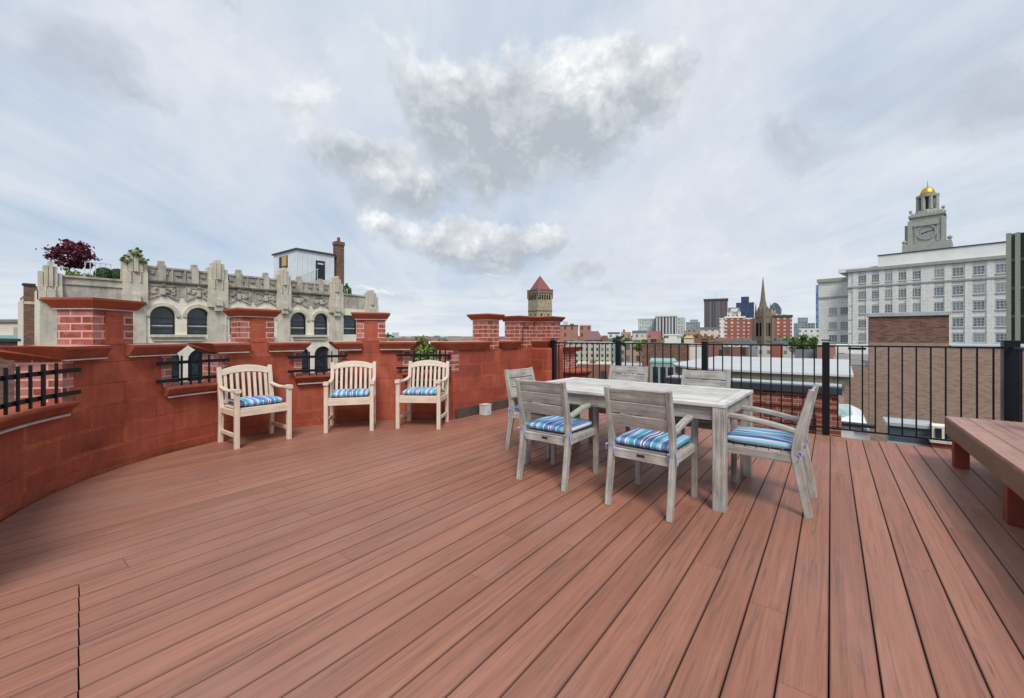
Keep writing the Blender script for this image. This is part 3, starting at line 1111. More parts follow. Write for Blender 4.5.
# inner face is x = 0, thickness towards -x; y = 0 is the corner with the curved wall
m.box(-TT, 0, -0.02, L_END, -0.2, COPZ0 - 0.02)
m.build('wall_base', 'red painted block', sp)
m = MB()
m.prism([(-0.36, 6.302 - 4.32), (0.345, 6.302 - 4.32), (0.405, 6.36 - 4.32), (0.405, 6.78 - 4.32), (-0.36, 6.78 - 4.32)], -0.2, COPZ0 - 0.022)
m.bevel(0.03, 2)
m.build('end_block', 'red painted block', sp)
MB().box(0.002, 0.03, 0.03, L_END, -0.02, 0.14).build('base_board', 'base board', sp)
MB().box(0.032, 0.36, L_END - 0.03, L_END - 0.002, -0.02, 0.138).build('base_board', 'base board', sp)
MB().box(-TT + 0.01, 0.006, -0.03, 0.10, SILLZ + 0.08, COPZ0 - 0.025).build('brick_quoin', 'red wall brick', sp)


def coping_run(y0, y1, x0=-TT, x1=0.0):
    g = MB()
    r = lambda e, ey: [(x0 - e, y0 - ey), (x1 + e, y0 - ey), (x1 + e, y1 + ey), (x0 - e, y1 + ey)]
    g.prism(r(0.03, 0.0), COPZ0 - 0.018, COPZ1 - 0.022, r(0.085, 0.05))
    g.prism(r(0.085, 0.05), COPZ1 - 0.0215, COPZ1)
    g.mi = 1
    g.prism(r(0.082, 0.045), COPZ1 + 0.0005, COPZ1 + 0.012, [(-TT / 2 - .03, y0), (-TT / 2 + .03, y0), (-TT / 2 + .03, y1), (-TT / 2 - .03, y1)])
    o = g.build('coping', ['red coping', 'sky-lit coping top'], sp)
    return o


coping_run(-0.02, 0.72)
coping_run(1.10, 1.56)
coping_run(L_END + 0.05, L_END + 0.09, -0.3, 0.27)


def straight_pier(y0, y1, x1=0.0, t=TT):
    w2 = (y1 - y0) / 2
    p = pier_parts(sp, w2, t, COPZ0 - 0.024, 1.475, strip=False)
    p.location = (x1, (y0 + y1) / 2, 0)
    p.rotation_euler = (0, 0, PI / 2)      # local y -> world -x


straight_pier(5.08 - 4.32, 5.37 - 4.32)
straight_pier(5.93 - 4.32, 6.37 - 4.32)
straight_pier(6.43 - 4.32, 6.76 - 4.32, 0.345, 0.42)
# conduit loop on the last two piers
MB().tube([(0.02, 1.69, 1.06), (0.02, 1.69, 1.36), (0.02, 1.72, 1.40), (0.02, 1.88, 1.40)], 0.010, 6).build('conduit', 'base board', sp)
# pale box at the foot of the wall
g = MB().box(-0.08, 0.08, -0.09, 0.09, 0.0, 0.17).bevel(0.008, 2)
ob = g.build('utility_box', 'pale metal box')
ob.location = (WX + 0.14, 4.86, 0)
ob.scale = (0.78, 0.78, 0.9)
tag(ob, 'small pale grey metal box on the deck at the foot of the red wall', 'utility box')
MB().box(-0.085, 0.085, -0.095, 0.095, 0.171, 0.182).build('lid', 'pale metal box', ob)
MB().box(0.081, 0.088, -0.03, 0.03, 0.06, 0.12).build('cover_plate', 'grey frame', ob)

# ------------------------------------------------------------------ black iron railing
rl = thing('railing', 'black iron railing with thin pickets along the far edge of the deck', 'railing', (0, 6.41, 0))
posts = [-3.955, -2.73, -1.43, -0.05, 1.44]
for i, x in enumerate(posts):
    wd = 0.075 if 0 < i < 4 else (0.085 if i == 0 else 0.11)
    g = MB().box(x - wd / 2, x + wd / 2, -wd / 2, wd / 2, -0.2, 1.135 if i < 4 else 1.15)
    g.prism([(x - wd / 2 - .006, -wd / 2 - .006), (x + wd / 2 + .006, -wd / 2 - .006), (x + wd / 2 + .006, wd / 2 + .006), (x - wd / 2 - .006, wd / 2 + .006)], 1.151, 1.165)
    g.build('post', 'black iron', rl)
for z0, z1 in ((1.082, 1.10), (0.08, 0.098)):
    for a, b in zip(posts[:-1], posts[1:]):
        MB().box(a + 0.03, b - 0.03, -0.015, 0.015, z0, z1).build('rail', 'black iron', rl)
for a, b in zip(posts[:-1], posts[1:]):
    n = round((b - a) / 0.116)
    pk = None
    for k in range(1, n):
        x = a + (b - a) * k / n
        MB().box(x - 0.007, x + 0.007, -0.007, 0.007, 0.0985, 1.0815).build('picket', 'black iron', rl)
r2 = thing('railing', 'black iron side railing returning from the corner post behind the bench', 'railing', (1.44, 6.34, 0))
for z0, z1 in ((1.082, 1.10), (0.08, 0.098)):
    MB().box(-0.015, 0.015, -6.5, 0.0, z0, z1).build('rail', 'black iron', r2)
for k in range(1, 56):
    y = -0.116 * k
    if k % 11 == 0:
        MB().box(-0.035, 0.035, y - 0.035, y + 0.035, -0.2, 1.135).build('post', 'black iron', r2)
    else:
        MB().box(-0.007, 0.007, y - 0.007, y + 0.007, 0.0985, 1.0815).build('picket', 'black iron', r2)

# ------------------------------------------------------------------ low bench on the right
bn = thing('bench', 'low red brown plank bench on stout red legs at the right edge', 'bench', (0.86, 5.66, 0))
for k in range(4):
    x = 0.07 + k * 0.137
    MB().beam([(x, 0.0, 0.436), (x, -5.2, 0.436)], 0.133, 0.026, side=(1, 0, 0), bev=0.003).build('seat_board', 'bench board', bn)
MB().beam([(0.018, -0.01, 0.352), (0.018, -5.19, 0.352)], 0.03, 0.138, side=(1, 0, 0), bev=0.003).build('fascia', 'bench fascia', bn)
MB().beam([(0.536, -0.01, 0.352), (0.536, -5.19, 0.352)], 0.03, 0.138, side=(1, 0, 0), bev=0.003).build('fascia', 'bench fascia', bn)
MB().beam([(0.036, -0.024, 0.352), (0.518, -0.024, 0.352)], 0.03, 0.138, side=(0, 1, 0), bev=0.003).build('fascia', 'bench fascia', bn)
for y in (-0.09, -1.55, -3.0, -4.6):
    for x in (0.09, 0.47):
        MB().box(x - 0.05, x + 0.05, y - 0.05, y + 0.05, 0, 0.4215).bevel(0.004, 1).build('leg', 'red post', bn)

# ------------------------------------------------------------------ dining table
TAB_L, TAB_W = 1.80, 1.02
tb = thing('dining_table', 'long weathered grey teak dining table in the middle of the deck', 'table', (-1.455, 3.69, 0), RAD(-2.0))
top = MB()
hl, hwid = TAB_L / 2, TAB_W / 2
nb = 9
inner = TAB_W - 0.16
for k in range(nb):
    y = -inner / 2 + inner * (k + 0.5) / nb
    top.beam([(-hl + 0.084, y, 0.7275), (hl - 0.084, y, 0.7275)], 0.025, inner / nb - 0.003, side=(0, 0, 1), bev=0.002)
for y in (-hwid + 0.04, hwid - 0.04):
    top.beam([(-hl, y, 0.7275), (hl, y, 0.7275)], 0.026, 0.079, side=(0, 0, 1), bev=0.003)
for x in (-hl + 0.041, hl - 0.041):
    top.beam([(x, -hwid + 0.081, 0.7275), (x, hwid - 0.081, 0.7275)], 0.026, 0.08, side=(0, 0, 1), bev=0.003)
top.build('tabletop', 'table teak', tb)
ap = MB()
for y in (-hwid + 0.045, hwid - 0.045):
    ap.beam([(-hl + 0.08, y, 0.665), (hl - 0.08, y, 0.665)], 0.025, 0.095, side=(0, 1, 0))
for x in (-hl + 0.045, hl - 0.045):
    ap.beam([(x, -hwid + 0.08, 0.665), (x, hwid - 0.08, 0.665)], 0.025, 0.095, side=(1, 0, 0))
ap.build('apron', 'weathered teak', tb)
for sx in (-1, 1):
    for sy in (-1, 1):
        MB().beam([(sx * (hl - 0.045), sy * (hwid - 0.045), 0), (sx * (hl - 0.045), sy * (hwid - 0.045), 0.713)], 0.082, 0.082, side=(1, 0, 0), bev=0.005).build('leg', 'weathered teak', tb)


# ------------------------------------------------------------------ dining chairs and their cushions
def dining_chair():
    t = thing('dining_chair', '', 'chair')
    W = 'weathered teak'
    hx = 0.220
    for s in (-1, 1):
        MB().beam([(s * hx, -0.275, 0), (s * hx, -0.205, 0.40), (s * hx, -0.215, 0.52), (s * hx, -0.292, 0.85)], 0.036, [0.045, 0.062, 0.058, 0.034], side=(1, 0, 0), bev=0.004).build('leg', W, t)
        MB().beam([(s * hx, 0.262, 0), (s * hx, 0.262, 0.603)], 0.042, [0.036, 0.046], side=(1, 0, 0), bev=0.004).build('leg', W, t)
        pts = []
        for k in range(9):
            u = k / 8
            y = -0.20 + 0.50 * u
            pts.append((s * (hx + 0.004), y, 0.565 + 0.055 * math.sin(u * PI * 0.62) + 0.004 * u))
        MB().beam(pts, [0.042 + 0.012 * (k / 8) for k in range(9)], 0.037, side=(1, 0, 0), bev=0.008).build('arm', W, t)
    fr = MB()
    for s in (-1, 1):
        fr.beam([(s * (hx - 0.002), -0.19, 0.372), (s * (hx - 0.002), 0.245, 0.378)], 0.024, 0.06, side=(1, 0, 0), bev=0.003)
    fr.beam([(-hx + 0.016, -0.205, 0.368), (hx - 0.016, -0.205, 0.368)], 0.024, 0.066, side=(0, 1, 0), bev=0.003)
    fr.beam([(-hx + 0.02, 0.262, 0.375), (hx - 0.02, 0.262, 0.375)], 0.024, 0.06, side=(0, 1, 0), bev=0.003)
    fr.build('seat_frame', W, t)
    st = MB()
    for k in range(6):
        y = -0.155 + k * 0.075
        st.beam([(-hx + 0.014, y, 0.407), (hx - 0.014, y, 0.407)], 0.066, 0.016, side=(0, 1, 0), bev=0.003)
    st.build('seat', W, t)
    for zc, h in ((0.800, 0.088), (0.706, 0.088), (0.612, 0.088)):
        y = -0.213 - 0.077 * (zc - 0.52) / 0.33
        n = (0, -0.272, 0.962)
        b = MB()
        b.beam([(-hx + 0.016, y, zc), (hx - 0.016, y, zc)], 0.018, h, side=(0, 0.962, 0.262), bev=0.003)
        b.build('back_slat', W, t)
    MB().beam([(-0.028, -0.2185, 0.374), (0.028, -0.2185, 0.374)], 0.002, 0.018, side=(0, 1, 0)).build('name_plate', 'bronze plate', t)
    return t


def cushion(wd, dp, th, split=False, phase=0.0, amp=1.0):
    """soft box with rounded corners, uv u = across"""
    g = MB()
    nx, ny = 24, 20
    grid = {}
    for side_ in (1, -1):
        for i in range(nx + 1):
            for j in range(ny + 1):
                u, v = -1 + 2 * i / nx, -1 + 2 * j / ny
                ex = max(abs(u) ** 7, abs(v) ** 7)
                x = wd / 2 * u * (1 - 0.05 * abs(v) ** 6)
                y = dp / 2 * v * (1 - 0.05 * abs(u) ** 6)
                puff = (1 - abs(u) ** 4) ** 0.55 * (1 - abs(v) ** 4) ** 0.55
                z = side_ * th / 2 * (0.30 + 0.70 * puff)
                if side_ > 0:
                    z += 0.006 * amp * math.sin(5 * u + phase) * math.cos(4 * v + phase * 2) * puff
                    if split:
                        z -= 0.026 * math.exp(-(u / 0.09) ** 2) * puff
                    else:
                        z -= 0.012 * math.exp(-((u - 0.1) / 0.08) ** 2) * puff
                if side_ < 0:
                    z = max(z, -th / 2)
                grid[(side_, i, j)] = (g.v((x, y, z + th / 2)), x + phase * 0.37 + wd, y)
        for i in range(nx):
            for j in range(ny):
                q = [grid[(side_, i, j)], grid[(side_, i + 1, j)], grid[(side_, i + 1, j + 1)], grid[(side_, i, j + 1)]]
                if side_ < 0:
                    q.reverse()
                g.face([a[0] for a in q], [(a[1], a[2]) for a in q])
    # rim
    per = [(i, 0) for i in range(nx)] + [(nx, j) for j in range(ny)] + [(i, ny) for i in range(nx, 0, -1)] + [(0, j) for j in range(ny, 0, -1)]
    for k in range(len(per)):
        a, b = per[k], per[(k + 1) % len(per)]
        q = [grid[(-1, *a)], grid[(-1, *b)], grid[(1, *b)], grid[(1, *a)]]
        g.face([x[0] for x in q], [(x[1], x[2]) for x in q])
    return g


def tie(parent, x, y, z):
    g = MB()
    for k in range(5):
        a = k * 1.35
        g.tube([(x, y, z), (x + 0.028 * math.cos(a), y - 0.012 - 0.014 * (k % 3), z + 0.03 * math.sin(a * 1.3)),
                (x + 0.034 * math.cos(a + 0.7), y - 0.02, z - 0.03 - 0.012 * k)], 0.0055, 5)
    g.tube([(x * 0.9, y + 0.04, z + 0.02), (x, y, z), (x * 1.03, y - 0.03, z + 0.004)], 0.005, 5)
    g.build('tie_string', 'lavender string', parent)


CH0 = dining_chair()
chairs = [  # x, y, facing angle, label, cushion label
    (-1.870, 3.115, RAD(-1.0), 'weathered grey dining chair with its back to us, left of two before the table', 'striped blue cushion on the left chair of the two in front of the table'),
    (-1.045, 3.075, RAD(-2.5), 'weathered grey dining chair with its back to us, nearest the right front table leg', 'striped blue cushion on the front chair nearest the right front table leg'),
    (-0.385, 3.645, RAD(88), 'weathered grey dining chair seen side on at the right end of the table', 'striped light blue cushion on the chair at the right end of the table'),
    (-2.475, 3.74, RAD(-92), 'weathered grey dining chair at the left end of the table, by the red wall', 'striped blue cushion on the chair at the left end of the table'),
    (-1.955, 4.60, RAD(179), 'weathered grey dining chair across the table, left of the two against the railing', 'striped cushion on the far left chair of the two against the railing'),
    (-1.06, 4.46, RAD(178), 'weathered grey dining chair across the table, right of the two against the railing', 'teal striped cushion on the far right chair under the table edge'),
]
for i, (x, y, a, lab, clab) in enumerate(chairs):
    o = CH0 if i == 0 else copy_tree(CH0)
    o.location = (x, y, 0)
    o.rotation_euler = (0, 0, a)
    tag(o, lab, 'chair', 'weathered dining chairs round the table')
    cz = 0.4155
    cu = cushion(0.43, 0.45, 0.072, False, i * 0.9).build('seat_cushion', 'striped cloth', None, smooth=True)
    M = Matrix.Translation((x, y, cz)) @ Matrix.Rotation(a, 4, 'Z') @ Matrix.Translation((0, 0.018, 0))
    cu.matrix_world = M
    tag(cu, clab, 'cushion', 'striped cushions on the dining chairs')
    for s in (-1, 1):
        tie(cu, s * 0.225, -0.225, 0.02)


# ------------------------------------------------------------------ cream garden armchairs against the wall
def garden_chair():
    t = thing('garden_armchair', '', 'chair')
    W = 'cream teak'
    hx = 0.272
    for s in (-1, 1):
        MB().beam([(s * hx, -0.235, 0), (s * hx, -0.215, 0.40), (s * hx, -0.285, 0.85)], 0.045, [0.05, 0.052, 0.036], side=(1, 0, 0), bev=0.005).build('leg', W, t)
        MB().beam([(s * hx, 0.235, 0), (s * hx, 0.235, 0.60)], 0.048, 0.048, side=(1, 0, 0), bev=0.005).build('leg', W, t)
        pts, ws, hs = [], [], []
        for k in range(9):
            u = k / 8
            pts.append((s * hx, -0.225 + 0.50 * u, 0.628 - 0.026 * math.sin(u * PI) - 0.012 * max(0, u - 0.8) * 5))
            ws.append(0.046 + 0.016 * u); hs.append(0.026 + (0.022 if k == 7 else 0.016 if k == 8 else 0))
        MB().beam(pts, ws, hs, side=(1, 0, 0), bev=0.008).build('arm', W, t)
        MB().beam([(s * hx, -0.21, 0.13), (s * hx, 0.21, 0.13)], 0.024, 0.042, side=(1, 0, 0), bev=0.003).build('stretcher', W, t)
    fr = MB()
    for s in (-1, 1):
        fr.beam([(s * hx, -0.19, 0.372), (s * hx, 0.212, 0.372)], 0.028, 0.066, side=(1, 0, 0), bev=0.003)
    for y in (-0.215, 0.238):
        fr.beam([(-hx + 0.024, y, 0.372), (hx - 0.024, y, 0.372)], 0.028, 0.072, side=(0, 1, 0), bev=0.003)
    fr.build('seat_frame', W, t)
    st = MB()
    for k in range(6):
        y = -0.165 + k * 0.075
        st.beam([(-hx + 0.02, y, 0.417), (hx - 0.02, y, 0.417)], 0.06, 0.016, side=(0, 1, 0), bev=0.003)
    st.build('seat', W, t)
    # arched crest rail
    by = lambda z: -0.215 - 0.07 * (z - 0.40) / 0.45
    g = MB()
    pts, hs = [], []
    for k in range(13):
        u = -1 + 2 * k / 12
        x = u * (hx - 0.020)
        top_ = 0.818 + 0.048 * (1 - u * u)
        bot = 0.748 + 0.034 * (1 - u * u)
        zc = (top_ + bot) / 2
        pts.append((x, by(zc), zc)); hs.append(top_ - bot)
    g.beam(pts, 0.026, hs, side=(0, 0.985, 0.15), bev=0.004)
    g.build('crest_rail', W, t)
    MB().beam([(-hx + 0.02, by(0.45), 0.455), (hx - 0.02, by(0.45), 0.455)], 0.024, 0.045, side=(0, 1, 0), bev=0.003).build('lower_rail', W, t)
    for k in range(8):
        x = -hx + 0.056 + k * (2 * hx - 0.112) / 7
        u = x / (hx - 0.02)
        zt = 0.752 + 0.034 * (1 - u * u)
        MB().beam([(x, by(0.478), 0.478), (x, by(zt), zt)], 0.033, 0.012, side=(1, 0, 0), bev=0.002).build('back_slat', W, t)
    return t


GC0 = garden_chair()
gch = [
    (-5.315, 2.05, RAD(-90), 'cream slatted armchair with arched back, leftmost and nearest of three along the curved wall', 'blue striped cushion on the leftmost cream armchair'),
    (-5.04, 3.105, RAD(-128), 'cream slatted armchair between two others below the third brick pier', 'blue striped cushion on the middle cream armchair'),
    (-4.42, 3.80, RAD(-147), 'cream slatted armchair in front of the barred opening where the curved wall ends', 'blue striped cushion on the rightmost cream armchair'),
]
for i, (x, y, a, lab, clab) in enumerate(gch):
    o = GC0 if i == 0 else copy_tree(GC0)
    o.location = (x, y, 0)
    o.rotation_euler = (0, 0, a)
    tag(o, lab, 'chair', 'cream garden armchairs along the curved wall')
    cu = cushion(0.465, 0.40, 0.078, True, 1.0 + i * 0.7).build('seat_cushion', 'striped cloth', None, smooth=True)
    cu.matrix_world = Matrix.Translation((x, y, 0.4255)) @ Matrix.Rotation(a, 4, 'Z') @ Matrix.Translation((0, 0.02, 0))
    tag(cu, clab, 'cushion', 'striped cushions on the cream armchairs')


# ------------------------------------------------------------------ foliage
def leaves(g, c, rad, n, size, rng, gap=0.0, squash=1.0):
    """leaf-sized quads gathered in clumps through an ellipsoid"""
    clumps = []
    nc = max(6, n // 45)
    for _ in range(nc):
        while True:
            p = Vector((rng.uniform(-1, 1), rng.uniform(-1, 1), rng.uniform(-1, 1)))
            if 0.25 < p.length < 1.0:
                break
        clumps.append((p, rng.uniform(0.14, 0.32)))
    for k in range(n):
        p, r = clumps[rng.randrange(nc)]
        q = p + Vector((rng.gauss(0, r * .55), rng.gauss(0, r * .55), rng.gauss(0, r * 0.42)))
        q = Vector((c[0] + q.x * rad[0], c[1] + q.y * rad[1], c[2] + q.z * rad[2]))
        a = Vector((rng.gauss(0, 1), rng.gauss(0, 1), rng.gauss(0, 1))).normalized()
        b = a.cross(Vector((rng.gauss(0, 1), rng.gauss(0, 1), rng.gauss(0, 1)))).normalized()
        s = size * rng.uniform(0.6, 1.3)
        g.face([g.v(q - a * s), g.v(q + b * s * .6), g.v(q + a * s), g.v(q - b * s * .6)])


def tree(name, label, loc, trunk_h, crown_c, rad, n, size, leaf, seed, group=None, cat='tree'):
    rng = random.Random(seed)
    t = thing(name, label, cat, loc, 0, group)
    g = MB()
    top_ = crown_c[2] - rad[2] * 0.2
    r0 = max(0.04, rad[0] * 0.05)
    g.tube([(0, 0, 0), (crown_c[0] * .3 + 0.02, crown_c[1] * .3, top_ * .5), (crown_c[0], crown_c[1], top_)], [r0, r0 * .8, r0 * .5], 7)
    for k in range(6):
        a = k * 1.1 + rng.random()
        e = (crown_c[0] + rad[0] * .7 * math.cos(a), crown_c[1] + rad[1] * .7 * math.sin(a), crown_c[2] + rad[2] * rng.uniform(-.1, .6))
        s = (crown_c[0] * .8, crown_c[1] * .8, top_ * rng.uniform(.6, .95))
        mid = tuple((s[i] + e[i]) / 2 + (0.1 * rad[2] if i == 2 else 0) for i in range(3))
        g.tube([s, mid, e], [r0 * .5, r0 * .35, r0 * .12], 5)
    g.build('trunk', 'bark', t)
    f = MB()
    leaves(f, crown_c, rad, n, size, rng)
    f.build('crown', leaf, t, recalc=False)
    return t


# ------------------------------------------------------------------ ornate limestone building across the street (front in the plane x = FX)
FX = -34.0


def on_front(px, py=None, X=FX):
    v = ray(px)
    d = X / v.x
    return v.y * d, (None if py is None else zat(py, d))


lb = thing('ornate_building', 'pale ornate limestone building with arched windows, stepped pinnacles and a carved parapet', 'building', (FX, 0, GZ))
ZL = -GZ       # adds to a z above the deck to get the building's own z


def yf(px):
    return on_front(px)[0]


PIN = [(38, 62, 262), (122, 147, 250), (207, 227, 260.5), (276, 290, 268), (328.5, 342, 276.5), (364.5, 377, 290.5)]
piers_y = []
for a, b, yt in PIN:
    y0, y1 = yf(a), yf(b)
    piers_y.append((y0, y1, on_front((a + b) / 2, yt)[1]))
Y0, Y1 = piers_y[0][0], piers_y[-1][1]
ZC, ZP = 4.63, 5.62         # cornice and parapet heights above the deck
# body
WIN_H0, WIN_H1 = 1.30, 3.10
wins = []
for a, b in ((150, 175.5), (187, 209.5), (229.5, 248), (256.5, 275), (290.5, 306.5), (314, 328)):
    wins.append((yf(a), yf(b)))
rect_w = [(yf(343.5), yf(357))]
body = MB()
body.box(-14, -0.35, Y0, Y1 - 0.02, 0, ZC - 0.9 + ZL)
body.build('wall', 'limestone wall', lb)
# front skin with real openings: build it from vertical strips
skin = MB()
levels = [(WIN_H0 + ZL, WIN_H1 + ZL), (-2.6 + ZL, 0.45 + ZL)]


def arch_profile(y0, y1, zb, zt, n=10):
    r = (y1 - y0) / 2
    zc = zt - r
    pts = [(y0, zb), (y0, zc)]
    for k in range(1, n):
        a = PI - PI * k / n
        pts.append(((y0 + y1) / 2 + r * math.cos(a), zc + r * math.sin(a)))
    pts += [(y1, zc), (y1, zb)]
    return pts


def strip_wall(ya, yb, zb, zt, holes):
    """front wall between ya,yb and zb,zt with arched holes, 0.35 m thick, front at x=0"""
    ys = sorted(holes)
    cur = ya
    for (h0, h1, b, tt, arched) in ys:
        if h0 > cur:
            skin.box(-0.35, 0, cur, h0, zb, zt)
        skin.box(-0.35, 0, h0, h1, zb, b)
        if arched:
            pts = arch_profile(h0, h1, b, tt)
            arc = pts[1:-1]
            for (p, q) in zip(arc[:-1], arc[1:]):
                v_ = [(0, p[0], p[1]), (0, q[0], q[1]), (0, q[0], zt), (0, p[0], zt)]
                w_ = [(-0.35, *c[1:]) for c in v_]
                A = [skin.v(c) for c in v_]
                B = [skin.v(c) for c in w_]
                skin.face(A); skin.face(list(reversed(B)))
                skin.face([A[0], B[0], B[1], A[1]])
        else:
            skin.box(-0.35, 0, h0, h1, tt, zt)
        cur = h1
    if cur < yb:
        skin.box(-0.35, 0, cur, yb, zb, zt)


holes = [(a, b, WIN_H0 + ZL, WIN_H1 + ZL, True) for a, b in wins] + [(rect_w[0][0], rect_w[0][1], 1.35 + ZL, 3.05 + ZL, False)]
strip_wall(Y0, Y1, 0.9 + ZL, 3.75 + ZL, holes)
low = [(a + 0.05, b + 0.25, -2.6 + ZL, 0.35 + ZL, True) for a, b in wins]
strip_wall(Y0, Y1, -3.2 + ZL, 0.9 + ZL, low)
skin.box(-0.35, 0, Y0, Y1, 0, -3.2 + ZL)
skin.build('front_wall', 'limestone wall', lb)


def arched_window(y0, y1, zb, zt, arched=True, bars=3):
    fr = MB()
    t = 0.07
    pts = arch_profile(y0, y1, zb, zt, 12) if arched else [(y0, zb), (y0, zt), (y1, zt), (y1, zb)]
    fr.beam([(-0.2, p[0], p[1]) for p in pts], 0.10, 0.11, side=(1, 0, 0))
    fr.beam([(-0.2, y0, zb + 0.04), (-0.2, y1, zb + 0.04)], 0.10, 0.10, side=(1, 0, 0))
    H = zt - zb
    for k in range(bars):
        z = zb + H * (0.22 + 0.19 * k)
        fr.beam([(-0.2, y0, z), (-0.2, y1, z)], 0.05, 0.03, side=(1, 0, 0))
    f = fr.build('window', 'black frame', lb)
    gl = MB()
    gl.face([gl.v((-0.24, p[0], p[1])) for p in reversed(pts)])
    gl.build('pane', 'dark glass', f, recalc=False)
    bl = MB()
    bl.box(-0.237, -0.228, y0 + 0.1, y1 - 0.1, zb + H * 0.30, zb + H * 0.335)
    bl.build('blind', 'grey frame', f)


for a, b in wins:
    arched_window(a, b, WIN_H0 + ZL, WIN_H1 + ZL)
arched_window(*rect_w[0], 1.35 + ZL, 3.05 + ZL, False, 2)
for a, b in wins:
    arched_window(a + 0.05, b + 0.25, -2.6 + ZL, 0.35 + ZL, True, 2)
# archivolts, sills, string courses
tr = MB()
for a, b in wins:
    r = (b - a) / 2 + 0.14
    pts = arch_profile(a - 0.14, b + 0.14, WIN_H0 + ZL, WIN_H1 + 0.14 + ZL, 12)
    tr.beam([(0.03, p[0], p[1]) for p in pts[1:-1]], 0.12, 0.22, side=(1, 0, 0))
for (pa, pb) in ((1, 2), (2, 3), (3, 4)):
    ya, yb = piers_y[pa][1], piers_y[pb][0]
    tr.box(0.002, 0.22, ya + 0.15, yb - 0.15, WIN_H0 - 0.17 + ZL, WIN_H0 - 0.02 + ZL)
    tr.box(0.002, 0.12, ya + 0.3, yb - 0.3, WIN_H0 - 0.42 + ZL, WIN_H0 - 0.33 + ZL)
tr.build('window_trim', 'limestone', lb)
fz = MB()
fz.box(-0.3, 0.03, piers_y[1][1] - .1, piers_y[4][0] + .1, 3.752 + ZL, ZC - 0.002 + ZL)
rng = random.Random(3)
for (a, b) in wins:
    c = (a + b) / 2
    hw_ = (b - a) / 2 + 0.1
    # framed relief panel with a shield and scrolls above every window
    fz.box(0.031, 0.09, c - hw_, c + hw_, 4.38 + ZL, 4.46 + ZL)
    for s in (-1, 1):
        fz.box(0.031, 0.09, c + s * hw_ - 0.05, c + s * hw_ + 0.05, 3.62 + ZL, 4.378 + ZL)
        fz.beam([(0.06, c + s * hw_, 3.56 + ZL), (0.06, c + s * hw_ * 0.35, 3.82 + ZL)], 0.08, 0.09, side=(1, 0, 0))
        for k in range(7):
            z = rng.uniform(3.92, 4.32) + ZL
            y = c + s * rng.uniform(0.18, hw_ - 0.12)
            r = rng.uniform(0.05, 0.11)
            fz.box(0.031, 0.031 + r, y - r, y + r, z - r * .7, z + r * .7)
    fz.prism([(0.031, c - 0.16), (0.16, c - 0.08), (0.16, c + 0.08), (0.031, c + 0.16)], 3.86 + ZL, 4.24 + ZL)
    fz.box(0.031, 0.13, c - 0.1, c + 0.1, 4.46 + ZL, 4.60 + ZL)
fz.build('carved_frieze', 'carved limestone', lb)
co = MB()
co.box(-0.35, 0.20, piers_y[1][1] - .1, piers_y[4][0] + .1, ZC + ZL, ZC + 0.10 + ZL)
co.build('cornice', 'mossy stone', lb)
pp = MB()
for (pa, pb) in ((1, 2), (2, 3), (3, 4)):
    ya, yb = piers_y[pa][1] - 0.1, piers_y[pb][0] + 0.1
    pp.box(-0.4, 0.02, ya, yb, ZC + 0.102 + ZL, ZP - 0.12 + ZL)
    pp.box(-0.45, 0.10, ya, yb, ZP - 0.119 + ZL, ZP + ZL)
    n = 5
    for k in range(n + 1):
        y = ya + (yb - ya) * k / n
        pp.box(0.021, 0.09, y - 0.05, y + 0.05, ZC + 0.104 + ZL, ZP - 0.121 + ZL)
    for k in range(n):
        y = ya + (yb - ya) * (k + .5) / n
        pp.prism([(0.021, y - 0.2), (0.12, y - 0.09), (0.12, y + 0.09), (0.021, y + 0.2)], ZC + 0.5 + ZL, ZC + 0.72 + ZL)
    for fr_ in (0.24, 0.76):
        y = ya + (yb - ya) * fr_
        pp.box(-0.3, 0.16, y - 0.20, y + 0.20, ZC + 0.106 + ZL, ZP + 0.14 + ZL)
        pp.prism([(-0.25, y - 0.15), (0.12, y - 0.15), (0.12, y + 0.15), (-0.25, y + 0.15)], ZP + 0.141 + ZL, ZP + 0.36 + ZL)
ya, yb = piers_y[0][1] - 0.1, piers_y[1][0] + 0.1
pp.box(-0.4, 0.02, ya, yb, 3.4 + ZL, 4.50 + ZL)
pp.box(-0.45, 0.10, ya, yb, 4.501 + ZL, 4.62 + ZL)
pp.box(0.021, 0.09, ya, yb, 4.1 + ZL, 4.16 + ZL)
ya, yb = piers_y[4][1] - 0.1, piers_y[5][0] + 0.1
pp.box(-0.4, 0.02, ya, yb, 3.7 + ZL, 4.80 + ZL)
pp.box(-0.45, 0.10, ya, yb, 4.801 + ZL, 4.93 + ZL)
pp.build('parapet', 'carved limestone', lb)
